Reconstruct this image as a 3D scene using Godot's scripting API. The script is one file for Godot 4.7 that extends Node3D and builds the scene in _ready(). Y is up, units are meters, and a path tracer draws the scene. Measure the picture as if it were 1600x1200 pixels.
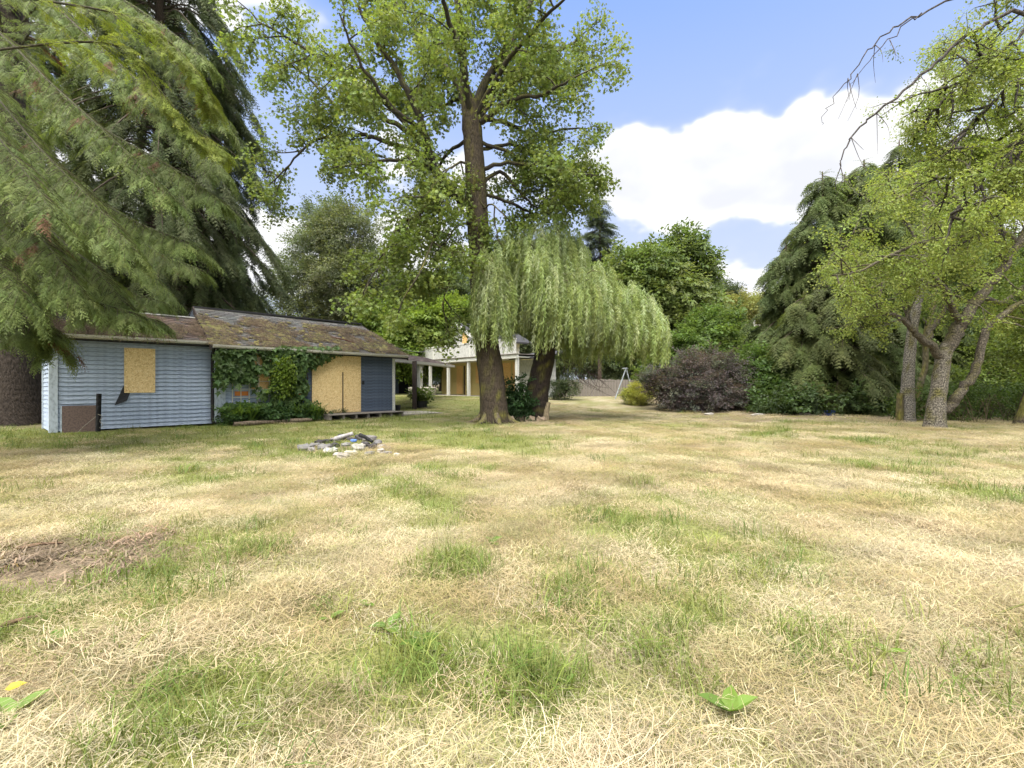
extends Node3D
# A mown paddock with a boarded blue shed, a maple and a willow in front of a yellow house.

const F := 760.0       # focal length of the photograph in its own pixels
const EYE := 1.3       # height of the lens above the lawn
var rng := RandomNumberGenerator.new()
var taken := {}
var M := {}            # materials
var G := {}            # shared meshes
var nz := FastNoiseLite.new()
var nb := FastNoiseLite.new()
var patches: Array = []

class Scatter:
	var buf := PackedFloat32Array()
	var n := 0
	func add(b: Basis, o: Vector3, c: Color) -> void:
		buf.append_array(PackedFloat32Array([b.x.x, b.y.x, b.z.x, o.x, b.x.y, b.y.y, b.z.y, o.y, b.x.z, b.y.z, b.z.z, o.z, c.r, c.g, c.b, 1.0]))
		n += 1

# ---------------------------------------------------------------- helpers
func rf(a: float, b: float) -> float: return rng.randf_range(a, b)
func rv() -> Vector3: return Vector3(rf(-1, 1), rf(-1, 1), rf(-1, 1))
func rdir() -> Vector3:
	var y := rf(-1, 1)
	var a := rf(0, TAU)
	var r := sqrt(1.0 - y * y)
	return Vector3(cos(a) * r, y, sin(a) * r)
func tint(c: Color, lo: float, hi: float, hue := 0.06) -> Color:
	var k := rf(lo, hi)
	return Color(c.r * k * rf(1 - hue, 1 + hue), c.g * k * rf(1 - hue * 0.4, 1 + hue * 0.4), c.b * k * rf(1 - hue, 1 + hue))
func at(px: float, py: float, d: float) -> Vector3:      # the point seen at that place of the photograph, d metres ahead
	return Vector3((px - 800.0) / F * d, EYE - (py - 600.0) / F * d, -d)
func gy(x: float, z: float) -> float:                    # height of the ground
	var h := 0.5 * smoothstep(20.0, 30.0, -z)
	var near := 1.0 - smoothstep(14.0, 26.0, -z)
	return h + nb.get_noise_2d(x * 0.55, z * 0.55) * 0.05 * near + nb.get_noise_2d(x * 2.3 + 40.0, z * 2.3) * 0.02 * near
func gnd(px: float, d: float) -> Vector3:                # the ground under a column of the photograph
	var x := (px - 800.0) / F * d
	return Vector3(x, gy(x, -d), -d)
func numbered(n: String) -> String:
	taken[n] = taken.get(n, 0) + 1
	return n if taken[n] == 1 else "%s_%03d" % [n, taken[n] - 1]
func thing(called: String, label: String, category: String, where := Vector3.ZERO, turn := 0.0, group := "") -> Node3D:
	var o := Node3D.new()
	o.name = numbered(called)
	add_child(o)
	o.position = where
	o.rotation.y = turn
	tag(o, label, category, group)
	return o
func tag(o: Node3D, label: String, category: String, group := "") -> void:
	o.set_meta("label", label)
	o.set_meta("category", category)
	if group: o.set_meta("group", group)
func put(called: String, mesh: Mesh, mat: Material, parent: Node3D = self, where := Vector3.ZERO) -> MeshInstance3D:
	var o := MeshInstance3D.new()
	o.name = numbered(called) if parent == self else called
	o.mesh = mesh
	o.material_override = mat
	o.position = where
	parent.add_child(o, true)
	return o
func put_stuff(called: String, sc: Scatter, mesh: Mesh, mat: Material, parent: Node3D = self) -> MultiMeshInstance3D:
	var mm := MultiMesh.new()
	mm.transform_format = MultiMesh.TRANSFORM_3D
	mm.use_colors = true
	mm.mesh = mesh
	mm.instance_count = sc.n
	mm.buffer = sc.buf
	var o := MultiMeshInstance3D.new()
	o.name = numbered(called) if parent == self else called
	o.multimesh = mm
	o.material_override = mat
	o.set_meta("kind", "stuff")
	parent.add_child(o, true)
	return o
func new_st() -> SurfaceTool:
	var st := SurfaceTool.new()
	st.begin(Mesh.PRIMITIVE_TRIANGLES)
	return st
func tri(st: SurfaceTool, a: Vector3, b: Vector3, c: Vector3, col := Color.WHITE) -> void:
	st.set_color(col)
	st.set_normal((c - a).cross(b - a).normalized())
	st.add_vertex(a)
	st.add_vertex(b)
	st.add_vertex(c)
func quad(st: SurfaceTool, a: Vector3, b: Vector3, c: Vector3, d: Vector3, col := Color.WHITE) -> void:
	tri(st, a, b, c, col)
	tri(st, a, c, d, col)
func face(st: SurfaceTool, p: Array, mid: Vector3, col := Color.WHITE) -> void:   # a convex face that looks away from mid
	var n: Vector3 = (p[2] - p[0]).cross(p[1] - p[0])
	if n.dot(p[0] - mid) < 0: p = _flip(p)
	for i in range(1, p.size() - 1): tri(st, p[0], p[i], p[i + 1], col)
func _flip(p: Array) -> Array:
	var q := p.duplicate()
	q.reverse()
	return q
func hexa(st: SurfaceTool, b: Array, t: Array, col := Color.WHITE) -> void:      # a solid between two four-cornered faces
	var mid := Vector3.ZERO
	for v in b + t: mid += v / 8.0
	face(st, b, mid, col)
	face(st, t, mid, col)
	for i in 4: face(st, [b[i], b[(i + 1) % 4], t[(i + 1) % 4], t[i]], mid, col)
func bx(st: SurfaceTool, lo: Vector3, hi: Vector3, col := Color.WHITE) -> void:
	hexa(st, [lo, Vector3(hi.x, lo.y, lo.z), Vector3(hi.x, lo.y, hi.z), Vector3(lo.x, lo.y, hi.z)],
		[Vector3(lo.x, hi.y, lo.z), Vector3(hi.x, hi.y, lo.z), hi, Vector3(lo.x, hi.y, hi.z)], col)
func box_part(called: String, parent: Node3D, mat: Material, lo: Vector3, hi: Vector3) -> MeshInstance3D:
	var st := new_st()
	bx(st, lo, hi)
	return put(called, st.commit(), mat, parent)
func curve(p: Array, steps: int) -> Array:               # Catmull-Rom through the points
	var out := []
	for i in p.size() - 1:
		var a: Vector3 = p[maxi(i - 1, 0)]
		var d: Vector3 = p[mini(i + 2, p.size() - 1)]
		for k in steps:
			out.append(p[i].cubic_interpolate(p[i + 1], a, d, float(k) / steps))
	out.append(p[-1])
	return out
func tube(st: SurfaceTool, p: Array, r0: float, r1: float, sides: int, col: Color, rough := 0.0, moss := 0.0, power := 1.0, flare := 0.0) -> void:
	var base: int = st.get_meta("n", 0)
	var n := p.size()
	var t: Vector3 = (p[1] - p[0]).normalized()
	var u := t.cross(Vector3(0.3, 0.1, 1)).normalized()
	var green := Color(0.16, 0.15, 0.03)
	for i in n:
		t = (p[mini(i + 1, n - 1)] - p[maxi(i - 1, 0)]).normalized()
		u = (u - t * u.dot(t)).normalized()
		var v := t.cross(u)
		var f := float(i) / (n - 1)
		var r := lerpf(r0, r1, pow(f, power)) + flare * pow(1.0 - f, 8.0)
		for j in sides + 1:
			var a := TAU * (j % sides) / sides
			var dir := u * cos(a) + v * sin(a)
			var k := 1.0
			if rough > 0.0:
				k += rough * nz.get_noise_3dv(p[i] * 3.0 + dir * 2.2) + rough * 0.7 * sin(a * 5.0 + p[i].y * 0.7) * pow(1.0 - f, 3.0)
			var c := col
			if moss > 0.0:
				var mo := clampf(nz.get_noise_3dv(p[i] * 5.0 + dir * 1.5) * 2.5 + dir.y * 0.9 + moss - 0.5, 0.0, 1.0)
				c = col.lerp(green, mo * 0.85)
			st.set_color(c)
			st.set_normal(dir)
			st.add_vertex(p[i] + dir * r * k)
	var w := sides + 1
	for i in n - 1:
		for j in sides:
			var q := base + i * w + j
			for e in [q, q + w, q + w + 1, q, q + w + 1, q + 1]: st.add_index(e)
	st.set_meta("n", base + n * w)
func one_tube(p: Array, r0: float, r1: float, sides: int, col: Color, rough := 0.0, moss := 0.0, power := 1.0, flare := 0.0) -> ArrayMesh:
	var st := new_st()
	tube(st, p, r0, r1, sides, col, rough, moss, power, flare)
	return st.commit()
func rock(sz: Vector3, col: Color, seed_at: float) -> ArrayMesh:   # a lumpy stone on its base
	var st := new_st()
	var rings := 6
	var seg := 9
	var p := []
	for i in rings + 1:
		var e := -PI / 2 + PI * i / rings
		var row := []
		for j in seg:
			var a := TAU * j / seg
			var d := Vector3(cos(a) * cos(e), sin(e), sin(a) * cos(e))
			var k := 1.0 + 0.45 * nz.get_noise_3dv(d * 9.0 + Vector3(seed_at, seed_at * 2.0, 0))
			d = d.sign() * Vector3(pow(absf(d.x), 0.75), pow(absf(d.y), 0.7), pow(absf(d.z), 0.75))
			row.append(Vector3(d.x * sz.x, (d.y + 0.6) * sz.y, d.z * sz.z) * k)
		p.append(row)
	for i in rings:
		for j in seg:
			quad(st, p[i][j], p[i + 1][j], p[i + 1][(j + 1) % seg], p[i][(j + 1) % seg], tint(col, 0.85, 1.15, 0.03))
	return st.commit()

# ---------------------------------------------------------------- materials
func noise_tex(seed_no: int, freq: float, colors: Array, stops: Array, octaves := 4, normal := false, bump := 4.0, size := 512, cell := false) -> NoiseTexture2D:
	var t := NoiseTexture2D.new()
	var n := FastNoiseLite.new()
	n.seed = seed_no
	n.noise_type = FastNoiseLite.TYPE_CELLULAR if cell else FastNoiseLite.TYPE_SIMPLEX_SMOOTH
	n.frequency = freq
	n.fractal_octaves = octaves
	t.width = size
	t.height = size
	t.seamless = true
	t.noise = n
	if normal:
		t.as_normal_map = true
		t.bump_strength = bump
	else:
		var g := Gradient.new()
		g.offsets = PackedFloat32Array(stops)
		g.colors = PackedColorArray(colors)
		t.color_ramp = g
	return t
func grey(a: float) -> Color: return Color(a, a, a).linear_to_srgb()
func plain(c: Color, rough := 0.8) -> StandardMaterial3D:         # c is a linear base colour
	var m := StandardMaterial3D.new()
	m.albedo_color = c.linear_to_srgb()
	m.roughness = rough
	m.metallic_specular = 0.4
	return m
func worn(c: Color, tex: Texture2D, scale: Vector3, rough := 0.8, bump: Texture2D = null, depth := 1.0, world := false) -> StandardMaterial3D:
	var m := plain(c, rough)
	m.albedo_texture = tex
	m.uv1_triplanar = true
	m.uv1_world_triplanar = world
	m.uv1_scale = scale
	if bump:
		m.normal_enabled = true
		m.normal_texture = bump
		m.normal_scale = depth
	return m
func leafy(rough := 0.5, through := 1.0) -> StandardMaterial3D:
	var m := StandardMaterial3D.new()
	m.vertex_color_use_as_albedo = true
	m.roughness = rough
	m.metallic_specular = 0.4
	m.backlight_enabled = true
	m.backlight = Color(through, through, through * 0.55).linear_to_srgb()
	m.cull_mode = BaseMaterial3D.CULL_DISABLED
	return m
func osb_image() -> ImageTexture:                                # pressed wood flakes
	var s := 512
	var im := Image.create(s, s, false, Image.FORMAT_RGB8)
	im.fill(Color(0.85, 0.74, 0.53))
	for i in 2600:
		var c := Color(0.86, 0.75, 0.54).lerp([Color(0.95, 0.87, 0.68), Color(0.71, 0.56, 0.36), Color(0.88, 0.76, 0.54), Color(0.92, 0.81, 0.60)][i % 4], rf(0.2, 1))
		var a := rf(0, PI)
		var ln := rf(10, 30)
		var wd := rf(3, 8)
		var p := Vector2(rf(0, s), rf(0, s))
		var u := Vector2(cos(a), sin(a))
		for k in int(ln * 1.4):
			for j in int(wd * 1.4):
				var q := p + u * (k / 1.4) + Vector2(-u.y, u.x) * (j / 1.4)
				im.set_pixel(posmod(int(q.x), s), posmod(int(q.y), s), c)
	return ImageTexture.create_from_image(im)
func make_materials() -> void:
	var streak := noise_tex(3, 0.02, [grey(0.35), grey(0.75), grey(1.0)], [0.2, 0.55, 0.85], 5)
	var streak_n := noise_tex(3, 0.02, [], [], 5, true, 8.0)
	var fine := noise_tex(8, 0.05, [grey(0.62), grey(0.92), grey(1.0)], [0.15, 0.5, 0.8], 5)
	var fine_n := noise_tex(8, 0.05, [], [], 5, true, 5.0)
	var soft := noise_tex(9, 0.03, [grey(0.6), grey(0.9), grey(1.0)], [0.12, 0.45, 0.75], 5)
	var grain := noise_tex(21, 0.03, [grey(0.5), grey(0.85), grey(1.0)], [0.2, 0.5, 0.85], 4)
	var soil := noise_tex(31, 0.06, [grey(0.45), grey(0.85), grey(1.0)], [0.2, 0.5, 0.8], 5)
	var bark := worn(Color.WHITE, streak, Vector3(2.2, 0.45, 2.2), 0.95, streak_n, 1.6, true)
	bark.vertex_color_use_as_albedo = true
	M.bark = bark
	var pale := worn(Color.WHITE, noise_tex(14, 0.03, [grey(0.16), grey(0.42), grey(1.0)], [0.3, 0.52, 0.74], 4), Vector3(1.5, 1.1, 1.5), 0.9, streak_n, 1.0, true)
	pale.vertex_color_use_as_albedo = true
	M.lichen_bark = pale
	var ground := worn(Color.WHITE, soil, Vector3(1.1, 1.1, 1.1), 1.0, fine_n, 1.5, true)
	ground.vertex_color_use_as_albedo = true
	M.ground = ground
	M.leaf = leafy()
	M.frond = leafy(0.6, 0.85)
	M.grass = leafy(0.6, 0.8)
	M.straw = leafy(0.75, 0.6)
	var cols := [Color(0.35, 0.415, 0.51), Color(0.33, 0.395, 0.49), Color(0.365, 0.43, 0.525)]
	for i in 3: M["pale_siding%d" % i] = worn(cols[i], soft, Vector3(0.37, 0.9, 0.37), 0.55)
	cols = [Color(0.095, 0.122, 0.17), Color(0.085, 0.11, 0.155), Color(0.105, 0.132, 0.18)]
	for i in 3: M["dark_siding%d" % i] = worn(cols[i], soft, Vector3(0.37, 0.9, 0.37), 0.6)
	M.pale_trim = worn(Color(0.44, 0.50, 0.55), soft, Vector3(0.8, 0.4, 0.8), 0.6)
	M.osb = worn(Color(1.0, 1.0, 1.0), osb_image(), Vector3(0.9, 0.9, 0.9), 0.7)
	M.osb_orange = worn(Color(0.95, 0.82, 0.66), M.osb.albedo_texture, Vector3(0.9, 0.9, 0.9), 0.7)
	M.brown_board = worn(Color(0.17, 0.12, 0.10), fine, Vector3(0.7, 0.7, 0.7), 0.7)
	M.dark_void = plain(Color(0.012, 0.012, 0.014), 0.9)
	M.gutter = worn(Color(0.50, 0.48, 0.43), fine, Vector3(0.6, 3.0, 0.6), 0.5)
	M.dark_wood = worn(Color(0.045, 0.032, 0.028), grain, Vector3(3, 0.6, 3), 0.85, fine_n, 0.8)
	M.grey_wood = worn(Color(0.22, 0.195, 0.17), grain, Vector3(0.5, 5, 5), 0.85, fine_n, 0.8)
	M.brown_wood = worn(Color(0.11, 0.075, 0.05), grain, Vector3(0.6, 4, 4), 0.9, fine_n, 0.8)
	M.tar = worn(Color(0.035, 0.035, 0.038), fine, Vector3(2, 2, 2), 0.9)
	var sh := worn(Color.WHITE, fine, Vector3(4, 4, 4), 0.95, fine_n, 1.0)
	sh.vertex_color_use_as_albedo = true
	M.shingle = sh
	M.white = worn(Color(0.62, 0.62, 0.57), fine, Vector3(0.8, 0.8, 0.8), 0.6)
	M.balcony = worn(Color(0.50, 0.50, 0.47), soft, Vector3(0.5, 0.25, 0.5), 0.7)
	M.yellow = worn(Color(0.62, 0.50, 0.20), fine, Vector3(0.6, 2.0, 0.6), 0.7)
	M.yellow2 = worn(Color(0.56, 0.45, 0.18), fine, Vector3(0.6, 2.0, 0.6), 0.7)
	M.concrete = worn(Color(0.36, 0.33, 0.28), soil, Vector3(0.9, 0.9, 0.9), 0.95, fine_n, 1.0)
	var rocky := worn(Color.WHITE, fine, Vector3(5, 5, 5), 0.95, fine_n, 1.5)
	rocky.vertex_color_use_as_albedo = true
	M.rock = rocky
	M.metal = plain(Color(0.30, 0.33, 0.34), 0.4)
	M.metal.metallic = 0.6
	M.black = plain(Color(0.02, 0.021, 0.024), 0.6)
	M.blue_plastic = plain(Color(0.03, 0.06, 0.22), 0.4)
	M.orange = plain(Color(0.60, 0.20, 0.04), 0.6)
	M.lattice = plain(Color(0.62, 0.60, 0.50), 0.6)

# ---------------------------------------------------------------- leaf, frond and blade shapes
const OVATE := [Vector2(0.28, 0.30), Vector2(0.66, 0.24), Vector2(1, 0)]
const LOBED := [Vector2(-0.02, 0.30), Vector2(0.18, 0.20), Vector2(0.52, 0.52), Vector2(0.56, 0.20), Vector2(1, 0)]
const LANCE := [Vector2(0.35, 0.085), Vector2(0.7, 0.06), Vector2(1, 0)]
func leaf(st: SurfaceTool, p: Vector3, dir: Vector3, up: Vector3, size: float, shape: Array, col: Color, fold := 0.12) -> void:
	var x := dir.normalized()
	var y := x.cross(up).normalized()
	var n := y.cross(x)
	for s in [1.0, -1.0]:
		var prev := p
		for q: Vector2 in shape:
			var v: Vector3 = p + (x * q.x + y * q.y * s + n * (q.y * fold * 2.0 - q.x * q.x * 0.18)) * size
			if prev != p:
				if s > 0: tri(st, p, prev, v, col)
				else: tri(st, p, v, prev, col)
			prev = v
func spray(n: int, reach: float, size: float, shape: Array, flat := 0.5, droop := 0.3) -> ArrayMesh:   # a twig along +x with its leaves
	var st := new_st()
	var wood := Color(0.35, 0.3, 0.25)
	var tip := Vector3(reach * 0.85, -droop * reach * 0.5, 0)
	quad(st, Vector3(0, 0.006, 0), tip, tip + Vector3(0, -0.003, 0), Vector3(0, -0.006, 0), wood)
	for i in n:
		var f := (i + rf(0, 1)) / n
		var p := Vector3(f * reach, -droop * reach * f * f * 0.6, 0)
		p += Vector3(rf(-0.1, 0.1), rf(-0.18, 0.14), rf(-0.5, 0.5) * (1.1 - 0.6 * f)) * reach
		var d := Vector3(rf(-0.2, 1), rf(-0.75, 0.15), rf(-1, 1))
		var up := (Vector3(0, 1, 0) + rv() * (1.1 - flat)).normalized()
		leaf(st, p, d, up, size * rf(0.7, 1.25), shape, tint(Color(1, 1, 1), 0.75, 1.2, 0.08))
	return st.commit()
func frond(rows: int, sub: int, droop: float, wide := 0.42, thick := 0.014) -> ArrayMesh:    # a flat cedar spray along +x, one unit long
	var st := new_st()
	for i in rows:
		var f := (i + 0.5) / rows
		for s in [-1.0, 1.0]:
			if rng.randf() < 0.1: continue
			var p := Vector3(f + rf(-0.03, 0.03), -droop * f * f, 0.06 * sin(f * 5.0))
			var ln := wide * (1.0 - 0.75 * f) * rf(0.55, 1.25) * (0.55 + minf(f * 3.0, 0.45))
			var dir := Vector3(0.75, -0.18 - droop * 0.7 * f + rf(-0.12, 0.12), s * rf(0.4, 0.95)).normalized()
			var c := tint(Color(1, 1, 1), 0.75, 1.15, 0.05)
			var e := p + dir * ln + Vector3(0, -0.12 * ln, 0)
			var side := dir.cross(Vector3(0, 1, 0)).normalized()
			quad(st, p - side * 0.008, e, e + side * 0.004, p + side * 0.008, c)
			for k in sub:
				var g := (k + 0.6) / sub
				var q := p.lerp(e, g)
				var l2 := ln * 0.42 * (1.0 - 0.65 * g) * rf(0.6, 1.3)
				for s2 in [-1.0, 1.0]:
					var d2: Vector3 = (dir * rf(0.5, 1.0) + side * s2 * rf(0.4, 0.9) + Vector3(0, rf(-0.45, 0.2), 0)).normalized()
					var w: Vector3 = d2.cross(Vector3(0, 1, 0)).normalized() * thick
					var e2 := q + d2 * l2
					tri(st, q - w, e2, q + w, c * rf(0.85, 1.15))
	return st.commit()
func strand(n: int) -> ArrayMesh:                        # a hanging willow shoot, one unit long, towards -y
	var st := new_st()
	var sway := Vector3(rf(-0.15, 0.15), 0, rf(-0.15, 0.15))
	for i in n:
		var f := (i + rf(0, 0.8)) / n
		var p := Vector3(0.18 * sin(f * 1.6), -f, 0) + sway * f * f
		var a := rf(0, TAU)
		var d := Vector3(cos(a) * 0.55, rf(-1.2, -0.5), sin(a) * 0.55)
		leaf(st, p, d, rdir(), rf(0.10, 0.17), LANCE, tint(Color(1, 1, 1), 0.75, 1.25, 0.05))
	var prev := Vector3.ZERO
	for i in 5:
		var f := (i + 1) / 5.0
		var p := Vector3(0.18 * sin(f * 1.6), -f, 0) + sway * f * f
		quad(st, prev, p, p + Vector3(0.004, 0, 0.003), prev + Vector3(0.004, 0, 0.003), Color(0.8, 0.8, 0.5))
		prev = p
	return st.commit()
func blades(n: int, spread: float, lo: float, hi: float, width: float, lean: float, lying: bool) -> ArrayMesh:
	var st := new_st()
	for i in n:
		var a := rf(0, TAU)
		var o := Vector3(rf(-1, 1), 0, rf(-1, 1)) * spread
		var u := Vector3(cos(a), 0, sin(a))
		var h := rf(lo, hi)
		var c := tint(Color(1, 1, 1), 0.6, 1.25, 0.08)
		var p0 := o
		var p1: Vector3
		var p2: Vector3
		if lying:
			p0.y = rf(-0.01, 0.035)
			p1 = p0 + u * h * 0.5 + Vector3(rf(-0.02, 0.02), rf(0.0, 0.03), rf(-0.02, 0.02))
			p2 = p1 + u * h * 0.45 + Vector3(rf(-0.03, 0.03), rf(-0.04, 0.015), rf(-0.03, 0.03))
		else:
			p0.y = -0.02
			var l := lean * rf(0.2, 1.0)
			p1 = p0 + Vector3(0, h * 0.6, 0) + u * l * h * 0.3
			p2 = p1 + Vector3(0, h * 0.4 * (1.0 - l * 0.5), 0) + u * l * h * 0.6
		var w := Vector3(-u.z, rf(-0.3, 0.3), u.x) * width * 0.5 * rf(0.7, 1.3)
		tri(st, p0 - w, p1 - w * 0.8, p1 + w * 0.8, c)
		tri(st, p0 - w, p1 + w * 0.8, p0 + w, c)
		tri(st, p1 - w * 0.8, p2, p1 + w * 0.8, c)
	return st.commit()
func make_shapes() -> void:
	G.maple = spray(15, 0.75, 0.165, LOBED, 0.6, 0.3)
	G.maple2 = spray(16, 0.6, 0.17, LOBED, 0.4, 0.6)
	G.broad = spray(30, 0.8, 0.17, OVATE, 0.4, 0.3)
	G.small = spray(40, 0.7, 0.095, OVATE, 0.35, 0.3)
	G.airy = spray(16, 0.7, 0.11, OVATE, 0.6, 0.3)
	G.frond = frond(8, 4, 0.4, 0.40, 0.017)
	G.coarse = frond(6, 3, 0.5, 0.45, 0.032)
	G.spruce = frond(7, 2, 0.15, 0.5, 0.03)
	G.strand = strand(40)
	G.strand2 = strand(26)
	G.hay = blades(200, 0.17, 0.03, 0.15, 0.0021, 0.0, true)
	G.hay2 = blades(60, 0.2, 0.06, 0.2, 0.005, 0.0, true)
	G.turf = blades(60, 0.16, 0.03, 0.085, 0.004, 1.2, false)
	G.tall = blades(34, 0.10, 0.08, 0.26, 0.0045, 1.2, false)
	G.strap = blades(26, 0.10, 0.4, 0.75, 0.028, 1.3, false)
	G.needles = blades(50, 0.16, 0.05, 0.14, 0.008, 0.0, true)
	G.vine_leaf = []
	for i in 4:
		var st := new_st()
		leaf(st, Vector3.ZERO, Vector3(rf(-0.3, 0.3), -1, 0.25), Vector3(0, 0.3, 1), 0.2, LOBED if i < 3 else OVATE, tint(Color(0.085, 0.145, 0.055), 0.75, 1.35))
		G.vine_leaf.append(st.commit())

# ---------------------------------------------------------------- sky
func sky_image() -> ImageTexture:
	var w := 2048
	var h := 1024
	var im := Image.create(w, h, false, Image.FORMAT_RGBF)
	var c1 := FastNoiseLite.new()
	c1.seed = 77
	c1.frequency = 0.9
	c1.fractal_octaves = 6
	c1.fractal_gain = 0.52
	var c3 := FastNoiseLite.new()
	c3.seed = 51
	c3.frequency = 6.0
	c3.fractal_octaves = 5
	var c2 := FastNoiseLite.new()
	c2.seed = 12
	c2.frequency = 2.4
	c2.fractal_octaves = 4
	# banks of cloud and clear gaps: azimuth right of north, elevation, half widths (degrees), strength
	var banks := [[8, 24.2, 6, 3.6, 1.5], [13.5, 25.0, 4.5, 3.6, 1.2], [23, 25.0, 5.0, 4.4, 1.6], [31.5, 22.6, 4.2, 4.0, 1.4], [27, 22.5, 6, 3.6, 1.2], [16, 22.0, 6, 3.0, 1.0], [19.0, 29.5, 2.6, 3.0, -1.6], [29.0, 28.0, 2.4, 2.6, -1.2], [17, 20.8, 7, 3.0, 1.1], [37, 24, 6, 4, 0.7], [27, 20.8, 8, 2.2, 0.8],
		[17.0, 19.4, 2.6, 2.0, -1.3], [16, 40, 26, 9.0, -2.0], [5, 27, 3, 3, -0.2], [9, 15.5, 9, 3.0, -1.3], [25, 14.6, 11, 2.4, -1.3], [20, 10.2, 7, 1.7, 0.9], [31, 10, 6, 1.7, 0.5],
		[-32, 33, 9, 8, 1.1], [-30, 20, 5, 3, -0.5], [-26, 12, 8, 6, 0.8], [-12, 24, 14, 7, 0.35], [-4, 38, 12, 4, -0.8], [-20, 40, 5, 4, -0.7], [-8, 12, 20, 8, 0.4]]
	var floor_color := Color(0.20, 0.22, 0.20)
	im.fill(floor_color)
	for y in h / 2 + 2:
		var el := PI / 2 - PI * (y + 0.5) / h
		var eld := rad_to_deg(el)
		var t := clampf(eld / 50.0, 0, 1)
		var blue := Color(0.80, 0.87, 1.0).lerp(Color(0.155, 0.375, 1.0), pow(t, 1.05))
		for x in w:
			var az := wrapf(TAU * (x + 0.5) / w, -PI, PI)
			var d := Vector3(sin(az) * cos(el), sin(el), -cos(az) * cos(el))
			var q := Vector3(d.x, 0, d.z) * (1.0 / (d.y + 0.22)) + Vector3(0, d.y * 1.6, 0)
			var n := c1.get_noise_3dv(q * 1.15)
			var f := n * 1.25 + c2.get_noise_3dv(q * 2.2) * 0.36
			var bias := -0.12
			var under := 0.0
			var azd := rad_to_deg(az)
			if absf(azd) < 75.0:
				var warp := c3.get_noise_3dv(d * 0.7 + Vector3(9, 0, 0)) * 2.6
				var warp2 := c3.get_noise_3dv(d * 0.7 + Vector3(0, 5, 0)) * 2.0
				for b in banks:
					var u: float = (azd + warp - b[0]) / b[2]
					var v: float = (eld + warp2 - b[1]) / b[3]
					var e := u * u + v * v
					if e < 7.0:
						bias += b[4] * exp(-e) * 0.48
						if b[4] > 0: under -= b[4] * exp(-e) * v * 0.9
			f += bias + c3.get_noise_3dv(d) * 0.36
			var cov := smoothstep(0.0, 0.26, f)
			var haze := smoothstep(-0.35, 0.3, f) * 0.24
			var body := smoothstep(0.15, 0.9, f - n * 0.4)
			var shade := clampf(0.5 + c1.get_noise_3dv(q * 1.15 + Vector3(0.10, 0.12, 0.0)) * 2.2 - n * 1.6, 0, 1)
			var white := Color(1.15, 1.15, 1.16).lerp(Color(0.70, 0.735, 0.84), clampf(body * (0.05 + 0.8 * shade + c3.get_noise_3dv(d + Vector3(3, 0, 0)) * 0.5) + maxf(under, 0.0) * 0.4, 0, 1) * 0.6)
			var c := blue.lerp(Color(0.86, 0.90, 1.0), haze).lerp(white, cov)
			im.set_pixel(x, y, c * SKY)
	return ImageTexture.create_from_image(im)

# ---------------------------------------------------------------- lawn
func greenness(x: float, z: float) -> float:
	var d := -z
	var n := nb.get_noise_2d(x * 0.9 + 300.0, z * 0.9) * 1.3 + nb.get_noise_2d(x * 3.1, z * 3.1 + 90.0) * 0.6
	var g := 0.25 + n * 0.66
	var back := smoothstep(7.4, 11.0, d + nb.get_noise_2d(x, z) * 3.0) * smoothstep(3.0, -1.8, x)
	g = lerpf(g, 1.0 + n * 0.15, back * 0.97)
	g += 0.20 * smoothstep(12.0, 15.0, d) * smoothstep(1.0, 3.0, x)
	g += 0.14 * smoothstep(8.0, 11.5, d) * smoothstep(-3.0, -7.0, x)
	for p in patches:
		var dx: float = (x - p[0]) / p[2]
		var dz: float = (z - p[1]) / (p[2] * 1.3)
		var e := dx * dx + dz * dz
		if e < 5.0: g += p[3] * exp(-e) * (0.6 + n * 0.8)
	return clampf(g, 0.0, 1.0)
func bareness(x: float, z: float) -> float:
	var b := 0.0
	var e := Vector2((x + 3.25) / 0.85, (z + 3.55) / 0.65).length_squared() + nb.get_noise_2d(x * 4.0, z * 4.0) * 0.9
	b = maxf(b, 1.0 - smoothstep(0.5, 1.3, e))
	e = Vector2((x - 0.4) / 2.6, (z + 16.9) / 1.3).length_squared() + nb.get_noise_2d(x * 4.0, z * 4.0) * 0.6
	b = maxf(b, (1.0 - smoothstep(0.3, 1.4, e)) * 0.75)
	b = maxf(b, smoothstep(15.6, 17.5, -z - (x - 11.0) * 0.15) * smoothstep(5.0, 8.0, x) * 0.8)
	e = Vector2((x + 3.25) / 0.95, (z + 9.95) / 0.75).length_squared() + nb.get_noise_2d(x * 4.0, z * 4.0) * 0.5
	b = maxf(b, (1.0 - smoothstep(0.5, 1.1, e)) * 0.85)
	e = smoothstep(-13.0, -15.5, x) * smoothstep(9.0, 12.0, -z)
	return maxf(b, e * 0.9)
func earth_color(x: float, z: float) -> Color:
	var g := greenness(x, z)
	var n := nb.get_noise_2d(x * 5.0 + 7.0, z * 5.0)
	var c := STRAW.lerp(OCHRE, clampf(0.35 + n * 0.9 + nb.get_noise_2d(x * 1.2, z * 1.2 + 55.0) * 0.7, 0, 1)).lerp(GRASS, g * 0.9)
	c = (c * 0.62).lerp(Color(0.15, 0.11, 0.075), bareness(x, z) * 0.9)
	return c
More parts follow.
